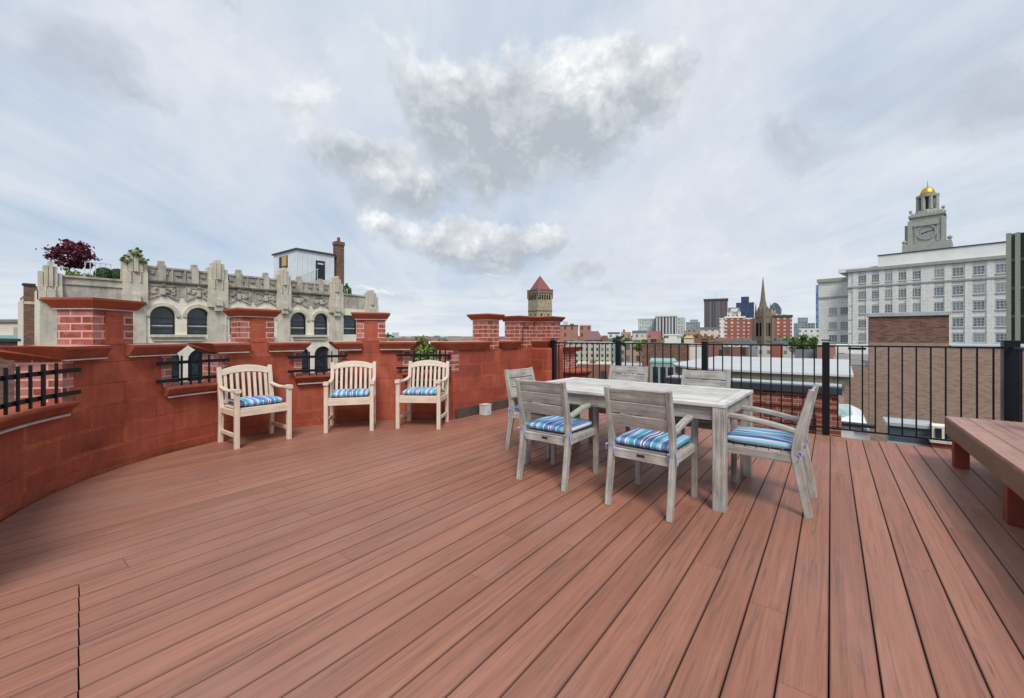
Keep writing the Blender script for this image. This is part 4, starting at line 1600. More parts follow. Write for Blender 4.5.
for i, (y0, y1, zt) in enumerate(piers_y):
    g = MB()
    d = y1 - y0
    g.box(-0.5, 0.26, y0, y1, 3.2 + ZL, zt - 1.35 + ZL)
    g.box(-0.5, 0.12, y0 + 0.06, y1 - 0.06, -3 + ZL, 3.199 + ZL)
    g.box(0.261, 0.45, y0 + d * .32, y1 - d * .32, 3.3 + ZL, 3.75 + ZL)
    g.box(0.261, 0.36, y0 + d * .28, y1 - d * .28, 2.95 + ZL, 3.28 + ZL)
    n = 5
    tops = [0.55, 0.22, 0.0, 0.25, 0.6]
    for k in range(n):
        a = y0 + d * k / n
        g.box(-0.45, 0.2 + 0.09 * (2 - abs(k - 2)), a + 0.012, a + d / n - 0.012, zt - 1.349 + ZL, zt - tops[k] + ZL)
    for k in range(1, n, 2):
        a = y0 + d * (k + .5) / n
        g.prism([(0.261, a - 0.05), (0.36, a), (0.261, a + 0.05)], zt - 2.0 + ZL, zt - 1.35 + ZL)
    g.build('pinnacle', 'limestone', lb)
    if i == 1:
        rng2 = random.Random(9)
        f = MB()
        for dy in (0.2, 0.5, 0.8):
            leaves(f, (0.12, y0 + d * dy, zt - 0.62 + 0.42 * (dy == 0.5) + ZL), (0.46, 0.30, 0.30), 900, 0.05, rng2)
        f.build('moss', 'lime leaf', lb, recalc=False)
MB().box(-13.9, -0.46, Y0 + 0.1, Y1 - 0.1, ZC - 0.898 + ZL, ZC - 0.6 + ZL).build('roof', 'flat roof', lb)

# penthouse on the limestone building
ph = thing('penthouse', 'pale metal clad penthouse box with a dark door on the limestone roof', 'penthouse', (-38.0, 18.05, ZC - 0.6))
H_ = 8.95 - (ZC - 0.6)
g = MB().box(-4.6, 0, 0, 3.55, 0, H_)
for k in range(9):
    g.box(0.001, 0.03, 0.02 + k * 0.43, 0.05 + k * 0.43, 0, H_ - 0.02)
for k in range(4):
    g.box(-0.6 - k * 0.5, -0.57 - k * 0.5, -0.03, -0.001, 0, H_ - 0.02)
g.build('wall', 'pale cladding', ph)
MB().box(-4.75, 0.14, -0.14, 3.7, H_ + 0.001, H_ + 0.13).build('roof', 'roof edge', ph)
yd0 = on_front(315.6, None, -38)[0] - 18.05
yd1 = on_front(324.4, None, -38)[0] - 18.05
dr = MB().box(0.031, 0.08, yd0, yd1, 2.35, 4.2).build('door', 'black frame', ph)
MB().box(0.081, 0.10, yd0 + 0.15, yd1 - 0.15, 3.85, 4.0).build('pane', 'pale metal box', dr)
wn_ = MB().box(-3.3, -1.7, -0.07, -0.031, 3.5, 4.6).build('window', 'black frame', ph)
MB().box(-2.7, -1.8, -0.10, -0.071, 3.65, 4.55).build('pane', 'ochre panel', wn_)
st = MB()
for k in range(12):
    y = yd0 - 0.1 - k * 0.19
    z = 2.4 - k * 0.11 + 0.9
    st.beam([(0.5, y, max(0.0, z - 1.0)), (0.5, y, z)], 0.04, 0.04)
st.beam([(0.5, yd0, 3.35), (0.5, yd0 - 2.3, 2.05)], 0.06, 0.06)
st.box(0.12, 0.9, yd0, yd1 + 0.3, 0.0, 2.33)
st.build('stair', 'grey frame', ph)
cm = thing('chimney', 'tall slim brown brick chimney beside the penthouse box', 'chimney', (-38.0, 21.85, ZC - 0.6))
ch_h = 10.4 - (ZC - 0.6)
g = MB().box(-0.65, 0.0, 0, 0.78, 0, ch_h - 0.35)
g.build('stack', 'brown brick', cm)
MB().box(-0.70, 0.05, -0.05, 0.83, ch_h - 0.349, ch_h).build('cap', 'brown brick', cm)
MB().lathe([(0.16, ch_h + 0.001), (0.14, ch_h + 0.45)], (-0.33, 0.39), 10).build('flue', 'red tile', cm)

# planting on that roof
RZ = ZC - 0.6
ya = yf(72)
tree('maple_tree', 'dark red maple tree behind the left pinnacle of the limestone building', (FX - 2.0, on_front(68, None, FX - 2.0)[0], RZ), 1.0,
     (0.1, 0.1, 1.95), (1.05, 0.95, 0.88), 2300, 0.10, 'maple leaf', 11)
for px, lab in ((104, 'round clipped dark green bush on the limestone roof, left of a pair'), (117.5, 'round clipped dark green bush beside the mossy pinnacle')):
    yy = on_front(px, None, FX - 0.9)[0]
    t = thing('clipped_bush', lab, 'bush', (FX - 0.9, yy, RZ), 0, 'clipped bushes on the limestone roof')
    f = MB()
    rng2 = random.Random(int(px))
    for k in range(1500):
        v = Vector((rng2.gauss(0, 1), rng2.gauss(0, 1), rng2.gauss(0, 1))).normalized()
        q = Vector((0, 0, 0.86)) + v * 0.46 * rng2.uniform(0.86, 1.02)
        a = v.cross(Vector((rng2.gauss(0, 1), rng2.gauss(0, 1), 1))).normalized() * 0.06
        b = (v.cross(a).normalized() + v * rng2.uniform(-.5, .5)) * 0.05
        f.face([f.v(q - a), f.v(q + b), f.v(q + a), f.v(q - b)])
    f.build('foliage', 'dark leaf', t, recalc=False)
    MB().lathe([(0.26, 0), (0.30, 0.46)], (0, 0), 14).build('pot', 'red tile', t)


def shrub(label, loc, rad, n, size, leaf, seed, name='shrub'):
    t = thing(name, label, 'shrub', loc)
    rng_ = random.Random(seed)
    f = MB()
    leaves(f, (0, 0, rad[2] * 0.9), rad, n, size, rng_)
    f.build('foliage', leaf, t, recalc=False)
    g = MB()
    for k in range(4):
        a = k * 1.6
        g.tube([(0, 0, 0), (rad[0] * .4 * math.cos(a), rad[1] * .4 * math.sin(a), rad[2])], [0.03, 0.01], 5)
    g.build('stem', 'bark', t)
    return t


shrub('low yellow green shrub behind the plain parapet left of the bushes', (FX - 0.9, on_front(80, None, FX - .9)[0], RZ), (0.4, 0.8, 0.65), 700, 0.07, 'lime leaf', 21)
shrub('dark green shrub at the foot of the tall brown chimney', (FX - 1.2, on_front(347.5, None, FX - 1.2)[0], RZ), (0.5, 0.5, 1.05), 1100, 0.09, 'green leaf', 22)
shrub('small green plant on the roof beside the penthouse door', (FX - 2.0, on_front(326, None, FX - 2)[0], RZ), (0.3, 0.3, 1.0), 350, 0.08, 'green leaf', 23)
rf = thing('roof_railing', 'thin metal railing on the limestone roof beside the bushes', 'railing', (FX - 0.7, on_front(85, None, FX - 0.7)[0], RZ))
for k in range(6):
    MB().box(-0.02, 0.02, k * 0.22 - .02, k * 0.22 + .02, 0, 1.5).build('post', 'grey frame', rf)
MB().box(-0.025, 0.025, -0.02, 1.12, 1.501, 1.54).build('rail', 'grey frame', rf)

# neighbours at the far left
lbk = thing('brick_building', 'dark brown brick end wall rising behind the left edge of the limestone building', 'building', (-33.9, on_front(24, None, -36)[0], GZ))
g = MB().box(-2.5, -2, 0.0, Y0 - on_front(24, None, -36)[0] - 0.02 + 0.1, 0, zat(287.5, 24.5) + ZL)
g.build('wall', 'brown brick', lbk)
MB().box(-2.55, -1.95, -0.06, Y0 - on_front(24, None, -36)[0] + 0.05, zat(287.5, 24.5) + ZL + 0.001, zat(287.5, 24.5) + ZL + 0.12).build('coping', 'lead coping', lbk)
MB().box(-1.999, -1.96, 0.0, 1.5, 3.0 + ZL, 3.16 + ZL).build('string_course', 'limestone', lbk)
lrow = thing('brick_building', 'low dark brick parapet across the street at the left edge', 'building', (-30.0, -9.5, GZ))
MB().box(-10, 0, 0, 11.0, 0, 0.95 + ZL).build('wall', 'brown brick', lrow)
MB().box(-10.1, 0.1, -.1, 11.1, 0.951 + ZL, 1.08 + ZL).build('coping', 'lead coping', lrow)
cg = thing('roof_pavilion', 'green copper roofed pavilion far off at the left edge', 'building', (*at(14, 46), GZ), RAD(-55))
MB().box(-2.2, 1.2, -3.5, 3.5, 0, 1.3 + ZL).build('base', 'copper green', cg)
MB().box(-1.8, 0.8, -3.0, 1.6, 1.301 + ZL, 2.7 + ZL).build('wall', 'cream house', cg)
MB().prism([(-2, -3.2), (1, -3.2), (1, 1.8), (-2, 1.8)], 2.701 + ZL, 3.0 + ZL).build('roof', 'flat roof', cg)
MB().box(-1.5, 0.5, 1.9, 3.2, 1.301 + ZL, 2.4 + ZL).build('roof_hut', 'copper green', cg)


# ------------------------------------------------------------------ far buildings
def city(name, label, px0, px1, ytop, d, mat, depth=None, ybase=None, cap=None, capmat='roof edge', rz=0.0, cat='building', steps=(), roof=None, group=None):
    """an ordinary block: footprint from the two picture columns at distance d, top at ytop"""
    pm = (px0 + px1) / 2
    wd = (px1 - px0) / FPX * d
    dep = depth or wd * 0.8
    x, y = at(pm, d + 0.0)
    rv = ray(pm)
    t = thing(name, label, cat, (x, y, GZ), math.atan2(-rv.x, rv.y) + rz, group)
    wd = (px1 - px0) / FPX * d * math.cos(math.atan((pm - 512) / FPX))
    zt = zat(ytop, d) - GZ
    g = MB().box(-wd / 2, wd / 2, 0, dep, 0, zt)
    g.build('wall', mat, t)
    if cap:
        MB().box(-wd / 2 - cap * .3, wd / 2 + cap * .3, -cap * .3, dep + cap * .3, zt + 0.002, zt + cap).build('roof', capmat, t)
    for (s0, s1, sy, sm) in steps:
        kf = math.cos(math.atan((pm - 512) / FPX))
        a = (s0 - pm) / FPX * d * kf
        b = (s1 - pm) / FPX * d * kf
        zz_ = zat(sy, d) - GZ
        MB().box(a, b, dep * .12, dep * .8, zt + (cap or 0) + 0.004, zz_).build('upper_storey', sm, t)
    if roof:
        kind, yr, rm = roof
        zr = zat(yr, d) - GZ
        g = MB()
        if kind == 'gable':
            a = [g.v((-wd / 2, 0, zt)), g.v((wd / 2, 0, zt)), g.v((wd / 2, dep, zt)), g.v((-wd / 2, dep, zt)), g.v((-wd / 2, dep / 2, zr)), g.v((wd / 2, dep / 2, zr))]
            for q in ((0, 1, 5, 4), (2, 3, 4, 5), (0, 4, 3), (1, 2, 5), (3, 2, 1, 0)):
                g.face([a[i] for i in q])
        elif kind == 'hip':
            g.prism([(-wd / 2 - .2, -.2), (wd / 2 + .2, -.2), (wd / 2 + .2, dep + .2), (-wd / 2 - .2, dep + .2)], zt + .002, zr,
                    [(-wd / 4, dep * .4), (wd / 4, dep * .4), (wd / 4, dep * .6), (-wd / 4, dep * .6)])
        elif kind == 'barrel':
            prev = None
            prof = [(-wd / 2 + wd * k / 10, zt + (zr - zt) * math.sin(PI * k / 10)) for k in range(11)]
            A = [g.v((x_, 0, z_)) for x_, z_ in prof]
            B = [g.v((x_, dep, z_)) for x_, z_ in prof]
            for k in range(10):
                g.face([A[k], A[k + 1], B[k + 1], B[k]])
            g.face(A); g.face(list(reversed(B)))
        g.build('roof', rm, t)
    return t


city('office_slab', 'pale office slab beside the dark finned one on the skyline', 638, 655.5, 319.5, 900, 'pale office', 30, cap=3, capmat='pale cladding')
city('finned_office', 'dark office slab with pale vertical fins on the skyline', 655.5, 677, 316.5, 850, 'finned office', 40, cap=4, capmat='white frame')
city('office_slab', 'narrow pale end block attached right of the finned slab', 677.3, 683.5, 317.5, 855, 'pale office', 40, rz=-.1)
city('office_block', 'low grey office block between the finned slab and the brown tower', 686, 700, 322, 700, 'grey office', 30, steps=((690, 698, 319.5, 'grey office'),))
bt = city('brown_tower', 'broad brown office tower with a mast on the skyline', 704, 727.5, 300.5, 900, 'brown tower', 50, cap=4, capmat='roof edge')
MB().tube([(0, 10, zat(300, 900) - GZ), (0, 10, zat(293.5, 900) - GZ)], 0.5, 6).build('mast', 'white frame', bt)
city('navy_tower', 'navy blue glass tower with a stepped top behind the brick flats', 736, 754, 302.5, 1100, 'navy glass', 40, steps=((741, 749, 296.5, 'navy glass'),))
city('office_block', 'grey office block between the brown tower and the navy tower', 727.8, 740, 307.5, 1050, 'grey office', 30)
city('barrel_roofed_tower', 'teal glass tower with a rounded top right of the church spire', 768.5, 781.5, 309, 620, 'teal glass', 20, roof=('barrel', 302.5, 'teal glass'))
city('stepped_building', 'tan stone building right of the spire under the glass tower', 766, 778, 313, 380, 'tan house', 15, steps=((768, 776, 309.5, 'tan house'),))
city('office_block', 'distant grey block with a small upper storey above the cream houses', 793.5, 815, 323, 640, 'grey office', 30, steps=((797.5, 808, 317.5, 'grey office'),))
city('cream_building', 'white and cream building above the trees by the white stone block', 799, 818.5, 328.5, 300, 'white house', 12)
city('blue_glass_tower', 'blue glass tower at the left edge of the white stone building', 818, 824, 279.5, 400, 'blue glass', 14, steps=())
city('blue_glass_tower', 'slimmer lower blue glass tower in front of the taller blue one', 815.8, 819.3, 285, 395, 'blue glass', 3)

fl = city('brick_flats', 'red brick flats with pale bands and a cream top, left of the spire', 725, 745, 318, 350, 'red apartment', 20, cap=1.4, capmat='white frame', steps=((727, 741, 311.5, 'cream house'), (731, 738, 308.5, 'white house')))
city('brick_flats', 'darker recessed wing of the red brick flats beside the spire', 745.2, 758, 319, 356, 'red apartment', 20, cap=1.0, capmat='white frame')
city('white_bay', 'narrow white bay at the left corner of the red brick flats', 719.5, 724.8, 319, 348, 'white house', 14, cap=.8, capmat='white frame')
city('brick_flats', 'red brick flats right of the spire with pale corner and dark roof', 771, 792, 317, 345, 'red apartment', 20, cap=1.6, capmat='roof edge', steps=((776, 788, 314.2, 'white house'),))

# church spire
D_S = 200.0
sx, sy = at(763, D_S)
spv = thing('church_spire', 'dark stone church spire with pinnacles and tall belfry openings', 'church', (sx, sy, GZ), YAW + 0.35)
UZ = D_S / FPX      # metres per pixel
U = UZ * 0.74
z = lambda py: zat(py, D_S) - GZ
g = MB().box(-7 * U, 7 * U, -7 * U, 7 * U, 0, z(313))
for s in (-1, 1):
    for q in (-1, 1):
        g.box(s * 7 * U - .7, s * 7 * U + .7, q * 7 * U - .7, q * 7 * U + .7, 0, z(318))
g.build('tower', 'dark spire stone', spv)
g = MB()
g.lathe([(6.6 * U, z(313) + .01), (3.0 * U, z(300)), (1.2 * U, z(285)), (0.12, z(277.5))], (0, 0), 8)
g.build('spire', 'dark spire stone', spv)
for s in (-1, 1):
    for q in (-1, 1):
        MB().lathe([(1.5 * U, z(318) + .01), (1.3 * U, z(312)), (0.05, z(303))], (s * 6.0 * U, q * 6.0 * U), 6).build('pinnacle', 'dark spire stone', spv)
for a in range(4):
    for s in (-1, 1):
        g = MB().box(s * 2.6 * U - .55, s * 2.6 * U + .55, -7 * U - .12, -7 * U - .02, z(336), z(323))
        o = g.build('belfry_opening', 'dark void', spv)
        o.rotation_euler = (0, 0, a * PI / 2)
    gb = MB()
    v = [gb.v((-5 * U, -7 * U - .2, z(317))), gb.v((5 * U, -7 * U - .2, z(317))), gb.v((0, -7 * U - .2, z(307))), gb.v((-5 * U, -7 * U + 1, z(317))), gb.v((5 * U, -7 * U + 1, z(317))), gb.v((0, -5 * U, z(307)))]
    for q in ((0, 1, 2), (5, 4, 3), (1, 4, 5, 2), (0, 2, 5, 3), (0, 3, 4, 1)):
        gb.face([v[i] for i in q])
    o = gb.build('gablet', 'dark spire stone', spv)
    o.rotation_euler = (0, 0, a * PI / 2)
    g = MB().box(-7 * U - .3, 7 * U + .3, -7 * U - .3, -7 * U - .02, z(341), z(339.5))
    o = g.build('string_course', 'dark spire stone', spv)
    o.rotation_euler = (0, 0, a * PI / 2)
city('church_nave', 'slate roofed stone church body at the foot of the spire', 712, 757, 349, 188, 'dark spire stone', 14, roof=('gable', 340.5, 'slate'))
city('church_aisle', 'lower stone church aisle right of the spire with a grey roof', 772, 796, 350, 188, 'tan house', 12, roof=('gable', 342, 'slate'))

# bell tower with the red pyramid roof
D_B = 145.0
bx, by_ = at(540.0, D_B)
bl = thing('bell_tower', 'square tan stone bell tower with a red pyramid roof above the brick piers', 'tower', (bx, by_, GZ), YAW + RAD(30))
U = D_B / FPX
z = lambda py: zat(py, D_B) - GZ
h = 11.9 * U / math.sqrt(2) * 1.02
g = MB().box(-h, h, -h, h, 0, z(294))
g.build('shaft', 'puddingstone', bl)
g = MB().box(-h - .25, h + .25, -h - .25, h + .25, z(293.9), z(291.6))
g.box(-h - .12, h + .12, -h - .12, h + .12, z(311.5), z(310.5))
g.build('cornice', 'dark spire stone', bl)
rim = h + .30
g = MB().prism([(-rim, -rim), (rim, -rim), (rim, rim), (-rim, rim)], z(291.5), z(290))
g.prism([(-rim * .8, -rim * .8), (rim * .8, -rim * .8), (rim * .8, rim * .8), (-rim * .8, rim * .8)], z(289.95), z(275.8), [(-.06, -.06), (.06, -.06), (.06, .06), (-.06, .06)])
g.build('roof', 'red tile', bl)
for a in range(4):
    for k in range(5):
        x = (k - 2) * h * 0.32
        o = MB().box(x - h * .10, x + h * .10, -h - .06, -h - .01, z(300), z(295.5)).build('belfry_opening', 'dark void', bl)
        o.rotation_euler = (0, 0, a * PI / 2)
    o = MB().box(-h - .05, -h + .75, -h - .45, -h + .3, z(299), z(290.8)).bevel(.1, 1).build('corner_figure', 'dark spire stone', bl)
    o.rotation_euler = (0, 0, a * PI / 2)
    for k in range(2):
        x = (k - .5) * h
        o = MB().box(x - .25, x + .25, -h - .05, -h - .01, z(317), z(314)).build('slit_window', 'dark void', bl)
        o.rotation_euler = (0, 0, a * PI / 2)

# houses between the bell tower and the skyline
city('pink_brick_house', 'pinkish brick block with flat roof just right of the brick piers', 559, 578, 326, 210, 'pink brick house', 12, cap=.5, capmat='roof edge', steps=((563, 568, 321.5, 'pale office'), (570, 574, 323.5, 'brick house')))
city('pink_brick_house', 'second pinkish brick block with darker gap on its left', 579.5, 591, 325.7, 212, 'pink brick house', 12, cap=.4, capmat='limestone')
city('slate_roofed_house', 'house with a purple slate hipped roof behind the row fronts', 585, 603, 340, 190, 'brick house', 12, roof=('hip', 331, 'purple slate'))
city('brick_stack', 'short brown brick block between the purple roof and the cream house', 602, 607.5, 335.5, 185, 'brick house', 8)
city('cream_house', 'small cream house with a dark flat roof above the row', 608, 619.5, 333.5, 240, 'white house', 10, cap=.7, capmat='roof edge')
city('tan_house', 'tan stone house with chimney right of the cream house', 621, 631, 332, 250, 'tan house', 10, steps=((623, 625, 329.5, 'brick house'),))
city('tan_house', 'buff terrace behind trees left of the pink gable', 632, 647, 333.5, 270, 'cream house', 10, roof=('gable', 330.5, 'slate'))
city('pink_house', 'salmon pink house below the finned office slab', 648, 661, 335.5, 130, 'pink brick house', 10, roof=('gable', 331, 'red tile'))
city('white_house', 'white flat roofed house with a dark window above the brown party wall', 664.5, 681, 335.5, 120, 'white house', 9, cap=.4, capmat='white frame')
city('yellow_house', 'ochre topped house left of the railing post', 684, 694, 338, 110, 'cream house', 9, roof=('hip', 335.5, 'ochre panel'))
city('brick_house', 'red brick house with chimneys below the grey office block', 694.5, 708, 336.5, 140, 'brick house', 9, steps=((697, 699, 333.5, 'brick house'), (704, 706, 333.5, 'brick house')))
city('cream_terrace', 'cream terrace low under the brown tower', 700, 719, 330, 230, 'cream house', 9, roof=('gable', 327, 'slate'))
city('tan_terrace', 'tan terrace just left of the brown tower foot', 684, 699, 330.5, 260, 'tan house', 9)
city('row_house', 'grey green fronted row with dark windows just beyond the railing', 566, 613, 343.5, 120, 'grey green front', 12, cap=.35, capmat='zinc edge')
city('row_house', 'mint painted narrow house in the row beyond the railing', 613.3, 620, 345, 121, 'mint paint', 12, cap=.3, capmat='zinc edge')
city('row_house', 'tan row house with small windows right of the mint one', 625, 641, 343.5, 125, 'tan house', 12, cap=.4, capmat='zinc edge')
city('party_wall', 'broad brown brick party wall beyond the second railing post', 641.5, 689, 345.5, 48, 'brown brick', 8, cap=.15, capmat='mossy stone', steps=((650, 661, 339, 'brick house'),))
city('white_gable', 'cream plastered gable wall right of the brown party wall', 689.3, 703, 346, 50, 'white house', 8, cap=.2, capmat='zinc edge')
city('brick_block', 'brown brick block behind the third railing post', 703.3, 722, 342.5, 75, 'brick house', 8, cap=.2, capmat='mossy stone', steps=((708, 711, 338, 'brick house'), (714, 717, 339, 'brick house')))
mb_ = city('mint_bay', 'mint green glazed bay seen between the far chairs', 650, 676, 363, 27, 'mint paint', 4, cap=.12, capmat='copper green')
for k in range(3):
    MB().box(-.62 + k * .46, -.30 + k * .46, -.03, -.005, zat(383, 27) - GZ, zat(367, 27) - GZ).build('window', 'dark glass', mb_)
city('brick_wing', 'low pink brick wing right of the mint bay', 676.3, 686, 364, 27.5, 'brick house', 4)
city('brick_row', 'row of low brick chimneys and roofs in front of the church', 722, 748, 347, 90, 'brick house', 8, cap=.2, capmat='limestone', steps=((725, 728, 343, 'brick house'), (735, 738, 343.5, 'brick house'), (743, 746, 344.5, 'tan house')))
city('brick_row', 'low grey and brick roofs just left of the spire foot', 748.5, 757, 346, 92, 'grey office', 8, steps=((751, 754, 343, 'brick house'),))
city('red_brick_house', 'red brick house right of the spire foot', 771.5, 783, 345, 85, 'red apartment', 8, cap=.3, capmat='roof edge')
city('slate_gabled_house', 'house with a dark slate gable roof below the trees', 794, 820, 358, 60, 'tan house', 8, roof=('gable', 350, 'slate'))
city('pink_brick_house', 'small pink brick block beside the fourth railing post', 817, 835, 346.5, 58, 'pink brick house', 6, cap=.2, capmat='limestone')
wr = city('white_roof_block', 'white rendered roof block with a dark opening below the white stone building', 835.5, 848, 345, 62, 'white attic', 8)
MB().box(-.55, .35, -.05, -.01, zat(356, 62) - GZ, zat(353, 62) - GZ).build('window', 'dark glass', wr)
wr = city('white_roof_block', 'pale rendered roof block with a wide dark vent beside the brick wall', 848.3, 870, 345.5, 63, 'white attic', 8)
MB().box(-1.4, .8, -.05, -.01, zat(349.5, 63) - GZ, zat(347.5, 63) - GZ).build('vent', 'dark void', wr)
city('grey_roof', 'flat grey roof in front of the white roof blocks', 833, 872, 360, 40, 'flat roof', 18)
# through the openings at left
city('high_rise', 'slim pale high rise far off, left of a pair on the horizon', 386.8, 389, 332.5, 1500, 'grey office', 20)
city('high_rise', 'broader pale high rise far off beside the third brick pier', 392, 399, 332.5, 1550, 'pale office', 25, steps=())
for (a, b, yt, d, mt, lab) in [
    (408, 418, 337.8, 420, 'white house', 'pale low block on the horizon left of the green tree'),
    (419, 430, 337.5, 520, 'tan house', 'long low buff roof behind the top of the green tree'),
    (430, 434.5, 336.5, 500, 'grey office', 'small grey block on the horizon right of the green tree'),
    (435, 440, 335.6, 480, 'blue glass', 'small blue grey block on the horizon above the barred opening'),
    (440.5, 444.5, 336.0, 470, 'pale office', 'small pale block on the horizon beside the blue grey one'),
    (446, 455, 337.3, 520, 'brick house', 'low brown block on the horizon left of the first chimney pier'),
    (456, 468, 337.8, 560, 'grey office', 'long grey roof on the horizon behind the wall coping')]:
    city('distant_block', lab, a, b, yt, d, mt, 20)
city('pale_green_building', 'pale green glazed building low behind the barred opening', 429, 446, 343.5, 90, 'mint paint', 12, cap=.4, capmat='white frame')
city('white_building', 'white building beside the pale green one behind the barred opening', 440, 449.5, 342.5, 86, 'white house', 3)
city('cream_building', 'cream building low behind the right jamb of the barred opening', 449.5, 466, 349, 80, 'cream house', 8)

# ------------------------------------------------------------------ great white stone building with the clock tower
DL = ray(140).normalized()            # direction in which the front runs away to the left
P0 = ray(980) * 90.0


def along(px, off=0.0):
    """distance along the front (to the right of P0) of a picture column; off = metres behind the front"""
    nb_ = Vector((DL.y, -DL.x))
    if nb_.y < 0:
        nb_ = -nb_
    O = P0 + nb_ * off
    v = ray(px)
    det = -DL.x * v.y + DL.y * v.x
    # O + s*DL = k*v
    s = (O.x * v.y - O.y * v.x) / det
    k = ((O.x + s * DL.x) * v.x + (O.y + s * DL.y) * v.y) / v.dot(v)
    return -s, k


wb = thing('white_stone_building', 'great white stone office building with rows of gridded windows at the right', 'building', (P0.x, P0.y, GZ), math.atan2(-DL.y, -DL.x))
zb = lambda py, d: zat(py, d) - GZ
xl, _ = along(848)
xr = along(1040)[0]
ZR = [15.4, 11.3, 7.75, 4.2, 0.75, -2.75, -6.2]
MB().box(xl, xr, 0, 30, 0, 13.35 - GZ).build('wall', 'white stone', wb)
MB().box(xl - .25, xr, -.3, 30, 13.351 - GZ, 13.75 - GZ).build('string_course', 'granite', wb)
MB().box(xl, xr, 0, 30, 13.751 - GZ, 17.4 - GZ).build('upper_wall', 'white stone', wb)
MB().box(xl - .4, xr, -.5, 30, 17.401 - GZ, 18.1 - GZ).build('cornice', 'granite', wb)
xa, ka = along(878, 1.5)
MB().box(xa, xr, 1.5, 29, 18.101 - GZ, 21.0 - GZ).build('attic', 'white attic', wb)
MB().box(xa - .1, xr, 1.35, 29.1, 21.001 - GZ, 21.25 - GZ).build('attic_coping', 'roof edge', wb)
xb = along(838, 4)[0]
MB().box(xb, xa - .01, 4, 26, 18.0 - GZ, zat(266.0, 106) - GZ).build('attic', 'white attic', wb)
xw = along(818.5, 3)[0]
MB().box(xw, xl - .01, 3, 24, 0, zat(281.5, 111) - GZ).build('wing', 'white stone', wb)
MB().box(xw - .3, xl - .02, 2.6, 24.3, zat(281.4, 111) - GZ, zat(278, 111) - GZ).build('wing_cornice', 'granite', wb)
MB().box(xw - .1, xl - .02, 2.8, 2.99, zat(298, 111) - GZ, zat(296, 111) - GZ).build('wing_string', 'granite', wb)


def office_window():
    f = MB()
    W2, H2 = 0.88, 0.98
    f.box(-W2, W2, -0.06, -0.01, -H2, -H2 + .12)
    f.box(-W2, W2, -0.06, -0.01, H2 - .1, H2)
    for k in range(4):
        x = -W2 + 0.05 + k * (2 * W2 - .1) / 3
        f.box(x - .05, x + .05, -0.055, -0.011, -H2 + .121, H2 - .101)
    for zz_ in (-.35, .3):
        f.box(-W2 + .1, W2 - .1, -0.05, -0.012, zz_ - .035, zz_ + .035)
    f.box(-W2 - .1, W2 + .1, -.2, -.002, -H2 - .16, -H2 - .002)
    o = f.build('window', 'grey frame', wb)
    g = MB()
    g.face([g.v((-W2, -.008, -H2)), g.v((W2, -.008, -H2)), g.v((W2, -.008, H2)), g.v((-W2, -.008, H2))])
    g.build('pane', 'office glass', o)
    return o


pl = MB()
for pxa in (855.5, 869, 882, 895.5, 909.5, 927.5, 948, 968.5, 990.5, 1014):
    x = along(pxa)[0]
    wq = 0.55 if pxa not in (927.5,) else 1.1
    for za, zb_ in ((-8.0, 13.34), (13.76, 17.39)):
        pl.box(x - wq, x + wq, -.16, -.003, za - GZ, zb_ - GZ)
pl.build('pilaster', 'white stone', wb)
bd = MB()
for zr in ZR[1:]:
    for xa_s, xb_s in ((xl + .2, along(1038)[0]),):
        bd.box(xa_s, xb_s, -.06, -.002, zr + 1.05 - GZ, zr + 1.22 - GZ)
bd.build('lintel_band', 'granite', wb)
win0 = None
cols = [(862.5, 0), (875.5, 0), (888.8, 0), (902.3, 0), (916.3, 0), (938.3, 0), (958, 0), (979, 0), (1002, 0), (1026, 0)]
for (px, off) in cols:
    x = along(px)[0]
    for zr in ZR:
        if px < 945 and zr < 2 and 872 < px:
            continue
        if win0 is None:
            win0 = office_window()
            o = win0
        else:
            o = copy_tree(win0, wb)
        o.location = (x, 0, zr - GZ)
for px in (833, 844.5):
    x = along(px, 3)[0]
    for py in (311, 325.5, 338.5, 352):
        o = copy_tree(win0, wb)
        o.location = (x, 3.0, zat(py, 111) - GZ)

ct = thing('clock_tower', 'grey stone clock tower with a small gold dome above the white stone building', 'tower', (*[c for c in (ray(926.5) * 122)], 18.2), math.atan2(-DL.y, -DL.x))
U = 122 / FPX
z = lambda py: zat(py, 122) - 18.2
hw2 = 15.0 * U * 0.80
g = MB().box(-hw2, hw2, 0, 2 * hw2, 0, z(216))
for s in (-1, 1):
    g.box(s * hw2 - .5, s * hw2 + .5, -.25, 1.2, 0, z(219))
    if s < 0:
        g.prism([(-hw2 - 1.3, 1.6), (-hw2, 1.6), (-hw2, 2 * hw2 - 1), (-hw2 - 1.3, 2 * hw2 - 1)], 0, z(222))
g.build('shaft', 'granite', ct)
g = MB().box(-hw2 - 1.6, hw2 + 1.6, -1.4, 2 * hw2 + 1.5, 0.01, z(243))
g.build('base', 'granite', ct)
g = MB().box(-hw2 - .35, hw2 + .35, -.4, 2 * hw2 + .4, z(215.9), z(213.5))
for k in range(9):
    x = -hw2 + .5 + k * (2 * hw2 - 1) / 8
    g.box(x - .25, x + .25, -.39, .3, z(213.49), z(211.8))
g.build('cornice', 'granite', ct)
g = MB().lathe([(4.0 * U * 2.6, z(213.4)), (4.0 * U * 2.4, z(210.5)), (4.0 * U * 2.3, z(208.5))], (0, hw2), 8)
g.build('lantern_base', 'granite', ct)
lr = 8.4 * U
for k in range(8):
    a = RAD(22.5 + 45 * k)
    MB().lathe([(0.52, z(208.4)), (0.45, z(195.5))], (lr * .86 * math.cos(a), hw2 + lr * .86 * math.sin(a)), 8).build('column', 'granite', ct)
MB().lathe([(lr * .55, z(208.4)), (lr * .55, z(195.5))], (0, hw2), 8).build('lantern', 'dark fin', ct)
